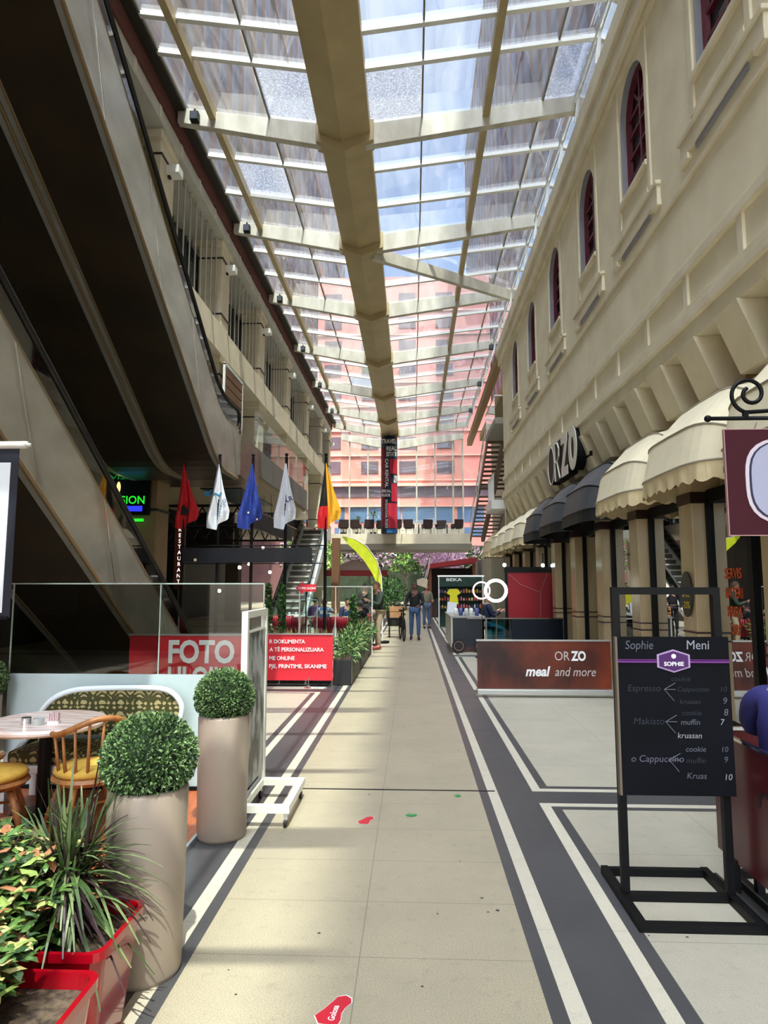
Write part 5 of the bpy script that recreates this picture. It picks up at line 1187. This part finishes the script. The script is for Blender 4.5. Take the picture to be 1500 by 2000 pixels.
# ---------------- hanging sign with scroll bracket ----------------
t=thing('hanging_sign','maroon hanging sign with a pale lilac shield shape','sign',(2.55,4.5,2.35))
MB().box(2.10,3.0,4.49,4.51,2.0,2.71).build('board',mat('sign_maroon',(64,10,26),.5,spec=.3),t,world=True)
MB().box(2.095,3.005,4.488,4.512,1.995,2.0).box(2.095,2.10,4.488,4.512,2.0,2.71).box(2.095,3.005,4.488,4.512,2.71,2.715).build('board_edge',mat('pinkish_edge',(190,150,150),.5),t,world=True)
def shield(k,y,m,nm):
    cx,cz=2.62,2.36; pts=[]
    for i in range(48):
        a=2*PI*i/48; c,s_=math.cos(a),math.sin(a); p=3.2
        r=1/((abs(c)/.40)**p+(abs(s_)/.30)**p)**(1/p); pts.append((cx+r*k*c,y,cz+r*k*s_))
    MB().prism(pts,(0,.004,0)).build(nm,m,t,world=True)
shield(1.0,4.484,mat('shield_white',(214,200,208),.5),'shield_rim'); shield(.94,4.480,mat('shield_navy',(40,40,70),.5),'shield_line'); shield(.91,4.476,mat('shield_lilac',(172,172,196),.5),'shield_face')
b=thing('scroll_bracket','black wrought-iron scroll bracket carrying the maroon sign','bracket',(2.7,4.5,2.8))
MB().tube([(2.0,4.5,2.79),(3.42,4.5,2.79)],.014,10).ball((2.0,4.5,2.79),.024).build('rod',M_blackm,b,world=True,smooth=True)
pts=[]
for i in range(46):
    u=i/45; a=-PI*.55-u*PI*2.75; r=.125*(1-u*.68); pts.append((2.275+ r*math.cos(a)+.02*u,4.5,2.955+r*math.sin(a)+.01*u))
pts=[(3.42,4.5,3.2),(2.9,4.5,3.02),(2.6,4.5,2.90),(2.40,4.5,2.84)]+pts
MB().tube(pts,.014,8).build('scroll',M_blackm,b,world=True,smooth=True); MB().box(2.235,2.265,4.485,4.515,2.79,2.84).build('collar',M_blackm,b,world=True); MB().box(3.40,3.43,4.42,4.58,2.6,3.3).build('wall_plate',M_blackm,b,world=True)
for x in (2.31,2.9): MB().tube([(x,4.5,2.78),(x+.008,4.5,2.755),(x,4.5,2.735),(x-.006,4.5,2.715)],.004,6).build('hook',M_chrome,b,world=True)
# ---------------- left foreground: deck, glass screen, cafe set ----------------
struct(MB().box(-4.6,-1.44,1.5,5.5,.0,.03).build('floor_deck',M_wood)); struct(MB().box(-1.445,-1.425,2.9,5.5,0,.034).build('trim_10',mat('deck_edge_metal',(176,186,190),.35,metal=.6)))
t=thing('glass_windbreak','tall smoked glass windbreak with a frosted lower panel behind the cafe bench','barrier',(-2.3,5.5,0))
for a,b_,mg in ((-3.35,-2.10,M_smoke),(-2.09,-1.225,glass('light_smoked_glass',(206,212,206),.08,.02))): MB().quad((a,5.5,.93),(b_,5.5,.93),(b_,5.5,1.68),(a,5.5,1.68)).build('glass_pane',mg,t,world=True)
MB().box(-3.35,-1.60,5.49,5.51,.06,.94).build('frosted_panel',M_frosted,t,world=True)
MB().quad((-1.6,5.5,.05),(-1.225,5.5,.05),(-1.225,5.5,.94),(-1.6,5.5,.94)).build('glass_pane',M_smoke,t,world=True)
MB().box(-3.4,-1.225,5.493,5.507,1.675,1.685).build('top_edge',mat('glass_edge',(170,186,176),.3),t,world=True)
for x in (-3.35,-2.095,-1.228): MB().box(x-.004,x+.004,5.493,5.507,.03,1.68).build('glass_edge',MATS['glass_edge'],t,world=True)
MB().box(-3.4,-1.225,5.47,5.53,.03,.06).build('floor_channel',M_blackm,t,world=True)
# bench
t=thing('cafe_bench','white-framed cafe bench upholstered in green damask','bench',(-2.40,5.33,.03))
def damask():
    m=bpy.data.materials.new('green_damask'); m.use_nodes=True; n,l,b=nodes_of(m); b.inputs['Roughness'].default_value=.8
    tc=n.new('ShaderNodeTexCoord'); sp=n.new('ShaderNodeSeparateXYZ'); l.new(tc.outputs['Object'],sp.inputs[0])
    def M(op,a,b2=None,c=None):
        x=n.new('ShaderNodeMath'); x.operation=op
        for i,q in enumerate((a,b2,c)):
            if q is None: continue
            if isinstance(q,(int,float)): x.inputs[i].default_value=q
            else: l.new(q,x.inputs[i])
        return x.outputs[0]
    X=M('MULTIPLY',sp.outputs['X'],2*PI/.15); Z=M('MULTIPLY',sp.outputs['Z'],2*PI/.17)
    ax=M('ABSOLUTE',M('SINE',M('MULTIPLY',X,.5)))
    a=M('SINE',M('ADD',M('MULTIPLY',ax,5.0),M('MULTIPLY',M('SINE',Z),3.2)))
    c=M('COSINE',M('ADD',M('MULTIPLY',Z,2.0),M('MULTIPLY',M('COSINE',X),2.4)))
    s=M('MULTIPLY',a,c); nz=n.new('ShaderNodeTexNoise'); nz.inputs['Scale'].default_value=30; l.new(tc.outputs['Object'],nz.inputs['Vector'])
    s2=M('ADD',s,M('MULTIPLY_ADD',nz.outputs['Fac'],2.2,-1.1)); r=n.new('ShaderNodeValToRGB'); r.color_ramp.elements[0].position=.22; r.color_ramp.elements[1].position=.36
    r.color_ramp.elements[0].color=(*lin((62,62,26)),1); r.color_ramp.elements[1].color=(*lin((172,160,112)),1); l.new(s2,r.inputs[0]); l.new(r.outputs[0],b.inputs['Base Color']); return m
M_dam=damask(); M_wf=mat('white_bench_frame',(226,236,242),.35)
def cr(P,k=6):
    Q=[Vector(P[0])]+[Vector(p) for p in P]+[Vector(P[-1])]; o=[]
    for i in range(1,len(Q)-2):
        for j in range(k):
            t_=j/k; a,b,c,d=Q[i-1],Q[i],Q[i+1],Q[i+2]; o.append(tuple(.5*((2*b)+(c-a)*t_+(2*a-5*b+4*c-d)*t_*t_+(3*b-a-3*c+d)*t_**3)))
    return o+[P[-1]]
back=[(-.60,.46),(-.58,.60),(-.48,.73),(-.32,.80),(-.1,.82),(.25,.825),(.44,.81),(.54,.74),(.57,.64),(.52,.46)]
back=cr(back)
MB().prism([(x,.0,z) for x,z in back],(0,.06,0)).build('backrest',M_dam,t)
MB().tube([(x,-.0,z) for x,z in back],.022,8).build('back_frame',M_wf,t,smooth=True)
MB().box(-.58,.52,-.42,.02,.33,.43).build('seat',M_dam,t,bevel=.03); MB().box(-.62,.56,-.43,.04,.27,.33).build('seat_frame',M_wf,t,bevel=.01)
for x in (-.62,.54):
    MB().prism([(x,-.43,0),(x,-.37,0),(x,-.32,.27),(x,-.43,.27)],(.05,0,0)).build('leg',M_wf,t); MB().box(x,x+.05,-.02,.04,0,.27).build('leg',M_wf,t)
    MB().tube([(x+.025,.0,.5),(x+.02,-.12,.45),(x+.025,-.35,.36),(x+.03,-.42,.30)],.022,8).build('arm',M_wf,t,smooth=True); MB().prism([(x+.01,-.36,.32),(x+.01,.0,.32),(x+.01,.0,.48),(x+.01,-.12,.44)],(.03,0,0)).build('side_panel',M_dam,t)
# table
t=thing('cafe_table','round pink marble cafe table on a black pedestal','table',(-2.66,4.86,.03))
M_pm=mat('pink_marble',(246,232,224),.25,rgb2=(216,182,168),scale=5,stretch=(1,5,1),detail=8)
MB().lathe([(0,.62),(.40,.62),(.42,.635),(.42,.65),(.40,.665),(0,.665)],n=40).build('tabletop',M_pm,t,smooth=False); MB().tube([(0,0,.02),(0,0,.62)],.045,14).build('pedestal',M_black,t); MB().lathe([(.22,0),(.22,.015),(.05,.04)],n=24).build('base',M_black,t)
t=thing('ashtray','metal cup-shaped ashtray on the marble table','ashtray',(-2.72,4.70,.695)); MB().lathe([(.035,0),(.036,.05),(.031,.05),(.03,.012),(0,.012)],n=16).build('bowl',M_chrome,t)
t=thing('ashtray','glass ashtray beside the sugar packets on the marble table','ashtray',(-2.63,4.70,.695)); MB().lathe([(.035,0),(.04,.045),(.034,.045),(.03,.012),(0,.012)],n=16).build('bowl',mat('glass_grey',(190,196,196),.1),t)
t=thing('sugar_packet_holder','small holder of pink sugar packets on the marble table','holder',(-2.54,4.74,.695)); MB().box(-.04,.04,-.02,.02,0,.02).build('tray',M_white,t)
mb=MB()
for k in range(6): mb.box(-.035+k*.012,-.028+k*.012,-.018,.018,.01,.075)
mb.build('packets',mat('pink_packet',(230,176,180),.6,rgb2=(240,230,230),scale=60),t)
# windsor chairs
def windsor(lab):
    t=thing('windsor_chair',lab,'chair',(0,0,.03),0,None)
    MB().lathe([(0,.30),(.19,.30),(.215,.325),(.20,.345),(0,.345)],n=28).build('seat',M_chairw,t,smooth=False)
    MB().lathe([(0,.345),(.19,.345),(.205,.365),(.19,.39),(.1,.40),(0,.402)],n=28).build('cushion',M_cush,t,smooth=True)
    rail=[(.22*math.cos(a),-.22*math.sin(a)-.01,.60+.10*math.sin(a)**2) for a in [(-.12+i*(PI+.24)/18) for i in range(19)]]
    MB().tube(rail,[.016]+[.018]*17+[.016],8).build('back_rail',M_chairw,t,smooth=True)
    for i in range(9):
        a=.1+i*(PI-.2)/8; MB().tube([(.175*math.cos(a),-.175*math.sin(a),.33),(.218*math.cos(a),-.22*math.sin(a)-.008,.60+.09*math.sin(a)**2)],[.011,.008],6).build('spindle',M_chairw,t,smooth=True)
    for sx in (-1,1):
        for sy in (-1,1): MB().tube([(.11*sx,.11*sy,.31),(.16*sx,.16*sy,.15),(.20*sx,.20*sy,0)],[.017,.019,.012],8).build('leg',M_chairw,t,smooth=True)
        MB().tube([(.16*sx,-.16,.15),(.16*sx,.16,.15)],.009,6).build('stretcher',M_chairw,t)
    MB().tube([(-.16,0,.15),(.16,0,.15)],.009,6).build('stretcher',M_chairw,t)
    return t
c0=windsor('honey wood spindle-back chair with mustard cushion, right of the marble table'); c0.location=(-2.20,4.60,.03); c0.rotation_euler=(0,0,.75); c0.scale=(1.12,1.12,1.1)
c=copy_tree(c0); c.location=(-2.78,4.42,.03); c.rotation_euler=(0,0,-1.1); c['label']='honey wood chair with mustard cushion at the left edge of the picture'
c=copy_tree(c0); c.location=(-2.62,3.82,.03); c.rotation_euler=(0,0,.3); c['label']='honey wood chair nearest the camera, half hidden by the bush'
# projector screen
t=thing('projector_screen','white roll-down projector screen with black border at the left edge','screen',(-3.4,5.0,1.4))
MB().tube([(-4.2,5.0,2.76),(-3.01,5.0,2.76)],.03,12).tube([(-3.01,5,2.76),(-2.98,5,2.76)],.015,8).build('roller',M_bar,t,world=True,smooth=True)
MB().box(-4.2,-3.07,5.0,5.004,1.42,2.74).build('border',mat('screen_border',(24,26,40),.6),t,world=True); MB().box(-4.2,-3.13,4.994,4.999,1.46,2.62).build('screen_cloth',mat('screen_cloth',(226,232,238),.6),t,world=True); MB().tube([(-4.2,5.0,1.42),(-3.08,5.0,1.42)],.014,8).build('bottom_bar',M_blackm,t,world=True)
for x in (-4.15,): MB().tube([(x,5.06,.03),(x,5.06,2.76)],.02,8).box(x-.03,x+.3,4.9,5.2,.03,.05).build('stand',M_blackm,t,world=True)
# tall cylinder planters with topiary balls
def ball_planter(x,y,r0,r1,h,rb,lab,lab2,seed):
    t=thing('cylinder_planter',lab,'planter',(x,y,0))
    MB().lathe([(r0*.96,0),(r0,.02),(r1,h-.02),(r1-.008,h),(r1-.02,h-.03),(0,h-.03)],n=48).build('pot',M_taupe,t,smooth=True); MB().lathe([(r0*.955,0),(r0*.97,.012)],n=40).build('foot_ring',M_black,t)
    p=thing('topiary_ball',lab2,'plant',(x,y,h-.03)); rn=random.Random(seed)
    cz=rb*.72
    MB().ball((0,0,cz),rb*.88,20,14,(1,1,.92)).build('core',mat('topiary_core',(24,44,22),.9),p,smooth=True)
    mb=MB(); spark((0,0,cz),6400,rb,.019,mb=mb,rnd=rn,shell=.90,asp=.62,nm=3,sc=(1,1,.93)); mb.build('leaves',[mat('box_leaf',(86,118,64),.4),mat('box_leaf_light',(130,158,104),.35),mat('box_leaf_dark',(50,76,44),.45)],p)
ball_planter(-1.29,4.62,.163,.172,.80,.197,'tall taupe cylinder planter beside the white poster trolley','clipped green topiary ball on the farther cylinder planter',1)
ball_planter(-1.19,3.06,.165,.175,.785,.205,'tall taupe cylinder planter next to the red planters','clipped green topiary ball on the nearer cylinder planter',2)
ball_planter(-3.47,5.3,.16,.17,.80,.20,'taupe cylinder planter cut by the left edge of the picture','clipped green topiary ball at the left edge of the picture',4)
# red planters
def red_planter(x,y,lab,rz=0):
    t=thing('red_planter',lab,'planter',(x,y,0),rz); w,d,h=.24,.20,.41; k=.80
    def ring(s,z,c=.055):
        pts=[]
        for sx,sy,a0 in ((1,1,0),(-1,1,PI/2),(-1,-1,PI),(1,-1,1.5*PI)):
            for i in range(5): a=a0+i*PI/8; pts.append((sx*(w*s-c)+c*math.cos(a),sy*(d*s-c)+c*math.sin(a),z))
        return pts
    rs=[ring(k,0),ring(.97,h-.03),ring(1.03,h-.03),ring(1.03,h),ring(.95,h),ring(.92,h-.06)]
    mb=MB()
    for a,b in zip(rs,rs[1:]):
        for i in range(20): mb.quad(a[i],a[(i+1)%20],b[(i+1)%20],b[i])
    mb.quad(*rs[0][::-1]); mb.build('pot',M_gloss_red,t,smooth=False,bevel=.003); MB().quad(*ring(.92,h-.05)).build('soil',M_soil,t)
    return t
red_planter(-1.32,2.60,'glossy red planter with the spiky dark grass, next to the taupe cylinder')
red_planter(-1.27,2.10,'glossy red planter nearest the camera, holding the leafy bush')
red_planter(-1.86,2.35,'glossy red planter hidden under the leafy bush')
def spiky(x,y,z,lab):
    t=thing('spiky_plant',lab,'plant',(x,y,z)); rn=random.Random(11); mb=MB(); st=MB()
    for c in range(5):
        cx,cy=rn.uniform(-.1,.1),rn.uniform(-.08,.08); top=rn.uniform(.06,.26); st.tube([(cx*.4,cy*.4,0),(cx,cy,top)],[.016,.01],6)
        for k in range(92):
            a=rn.random()*6.28; e=rn.uniform(-.1,1.45); L=rn.uniform(.2,.42); d=Vector((math.cos(a)*math.cos(e),math.sin(a)*math.cos(e),math.sin(e))); u=Vector((-math.sin(a),math.cos(a),0))
            p=Vector((cx,cy,top*rn.uniform(.5,1))); prev=(p-u*.004,p+u*.004); mb.cur=rn.randrange(3)
            for i in range(1,6):
                v=i/5; q=p+d*L*v+Vector((0,0,-.55*L*v*v*math.cos(e))); wd=.0085*(1-abs(v-.35)*1.1); 
                cur=(q-u*max(wd,.0006),q+u*max(wd,.0006)); mb.quad(prev[0],prev[1],cur[1],cur[0]); prev=cur
    st.build('stem',mat('cane_green',(110,130,70),.6),t); mb.build('leaves',[mat('spiky_green',(62,84,44),.4),mat('spiky_purple',(62,44,46),.45),mat('spiky_light',(112,130,84),.4)],t)
spiky(-1.36,2.68,.36,'spiky dark green and purple plant in the farther red planter')
def bush(x,y,z,lab,n,r,seed,sc,extra):
    t=thing('leafy_bush',lab,'plant',(x,y,z)); rn=random.Random(seed); mb=MB(); st=MB()
    tips=[]
    for k in range(n):
        a=rn.random()*6.28; R=r*rn.random()**.5; e=rn.uniform(.15,1)
        tip=Vector((R*math.cos(a)*sc[0],R*math.sin(a)*sc[1],.08+sc[2]*e*(1-.3*R/r))); tips.append(tip)
        if k%4==0: st.tube([(tip.x*.2,tip.y*.2,-.05),(tip.x*.7,tip.y*.7,tip.z*.6),tuple(tip)],[.006,.004,.002],4)
        for q in range(5):
            b=rn.random()*6.28; d=Vector((math.cos(b),math.sin(b),rn.uniform(-.5,.5))).normalized(); L=rn.uniform(.036,.085); u=d.cross(Vector((0,0,1))).normalized(); w=u.cross(d)
            p=tip+d*.008; mb.cur=rn.choice((0,0,0,0,0,1,1,1,2,2,2,2,3,3,4))
            a1,a2=p+d*L*.35+u*L*.22-w*.004,p+d*L*.35-u*L*.22-w*.004; b1,b2=p+d*L*.72+u*L*.17,p+d*L*.72-u*L*.17; m1,m2=p+d*L*.35+w*.003,p+d*L*.72; tipq=p+d*L-w*.006
            mb.quad(p,a1,m1); mb.quad(p,m1,a2); mb.quad(a1,b1,m2,m1); mb.quad(m1,m2,b2,a2); mb.quad(b1,tipq,m2); mb.quad(m2,tipq,b2)
    st.build('stem',mat('brown_twig',(104,78,58),.8),t)
    mb.build('leaves',[mat('bush_green',(78,112,50),.4),mat('bush_light',(134,156,80),.4),mat('bush_dark',(46,74,36),.45),mat('bush_cream',(190,178,116),.5),mat('bush_rust',(160,106,72),.5)],t)
bush(-1.75,2.50,.28,'leafy green and cream bush spreading over the red planters',900,.46,5,(1,.8,.44),0)
bush(-1.47,2.12,.32,'lower leafy green bush in the nearest red planter',330,.25,8,(1,.9,.24),0)
bush(-2.15,2.95,.2,'leafy bush behind, at the left edge of the picture',200,.34,9,(1,.9,.34),0)
for i,(x,y) in enumerate(((-2.15,2.95),)):
    red_planter(x,y,'glossy red planter at the left edge, behind the other red planters')
# white poster trolley
t=thing('poster_trolley','white wheeled poster trolley with a black and white photo print','sign',(-1.12,5.1,0))
M_wp=mat('white_powder_coat',(224,224,214),.4)
MB().box(-1.225,-1.18,4.78,4.83,.151,1.43).build('post',M_wp,t,world=True); MB().box(-1.225,-1.18,5.40,5.45,.151,1.43).build('post',M_wp,t,world=True)
MB().box(-1.225,-1.18,4.78,5.45,1.431,1.48).box(-1.22,-1.185,4.83,5.40,1.321,1.335).build('top_rail',M_wp,t,world=True)
MB().box(-1.22,-1.19,4.831,5.399,.22,1.32).build('print_board',mat('bw_photo_print',(176,182,184),.35,rgb2=(24,26,28),scale=3.2,stretch=(1,2.2,1.0),detail=7,lo=.44,hi=.58),t,world=True)
mb=MB(); mb.box(-1.18,-.91,4.76,4.81,.10,.15).box(-1.18,-.91,5.40,5.45,.10,.15).box(-.91,-.86,4.76,5.45,.10,.15).box(-1.23,-1.18,4.76,5.45,.10,.15); mb.build('base_frame',M_wp,t,world=True)
for x,y in ((-.89,4.79),(-.89,5.42),(-1.21,4.79),(-1.21,5.42)):
    c=MB().box(x-.012,x+.012,y-.012,y+.012,.05,.10).build('caster_fork',M_wp,t,world=True); MB().tube([(x-.01,y,.03),(x+.01,y,.03)],.03,12).build('wheel',M_rubber,c,world=True)
# ---------------- floor stickers and litter ----------------
def sticker(x,y,s,rz,lab,word=True):
    t=thing('floor_sticker',lab,'sticker',(x,y,0),rz)
    def shape(k,z,m,nm):
        P=[(-.06,-.11),(-.10,-.04),(-.06,.03),(-.02,.12),(.0,.17),(.05,.19),(.09,.165),(.10,.12),(.07,.06),(.06,.0),(.07,-.06),(.06,-.11)]
        MB().quad(*[((x_*k)*s,(y_*k)*s,z) for x_,y_ in P][::-1]).build(nm,m,t)
    shape(1.06,.0018,M_white,'border'); shape(1.0,.003,mat('sticker_red',(200,24,48),.4),'face')
    if word: text('Golosa',M_white,(.03*s,-.075*s,.004),(0,1,0),(-1,0,0),size=.06*s,width=.15*s,parent=t,world=False,bold=.02,ext=0)
    return t
sticker(-.325,2.80,.62,-.12,'red floor sticker with white lettering at the bottom of the picture'); sticker(-.345,4.93,.52,-.12,'smaller worn red floor sticker near the floor joint',False)
for i,(x,y,s) in enumerate(((-.02,5.06,.05),(.35,5.53,.045))):
    o=MB(); rn=random.Random(i); o.quad(*[(s*rn.uniform(.4,1)*math.cos(-a*.7),s*rn.uniform(.3,1)*math.sin(-a*.7),0) for a in range(9)][::-1]); o=o.build('paint_stain',mat('green_paint',(40,140,70),.6)); o.location=(x,y,.0022); tag(o,'green paint stain on the floor, '+('left one' if i==0 else 'right one near the dark stripe'),'stain')
for i in range(26):
    x=R_.uniform(-1,1.6); y=R_.uniform(2.8,9); s=R_.uniform(.006,.014)
    o=MB().quad(*[(s*math.cos(a*1.05)*R_.uniform(.6,1),s*math.sin(a*1.05)*R_.uniform(.6,1),0) for a in range(6)]).build('floor_spot',mat('gum_spot',(60,56,52),.7)); o.location=(x,y,.0015); tag(o,'small dark spot of old gum trodden into the walkway floor','stain','gum spots on the walkway')
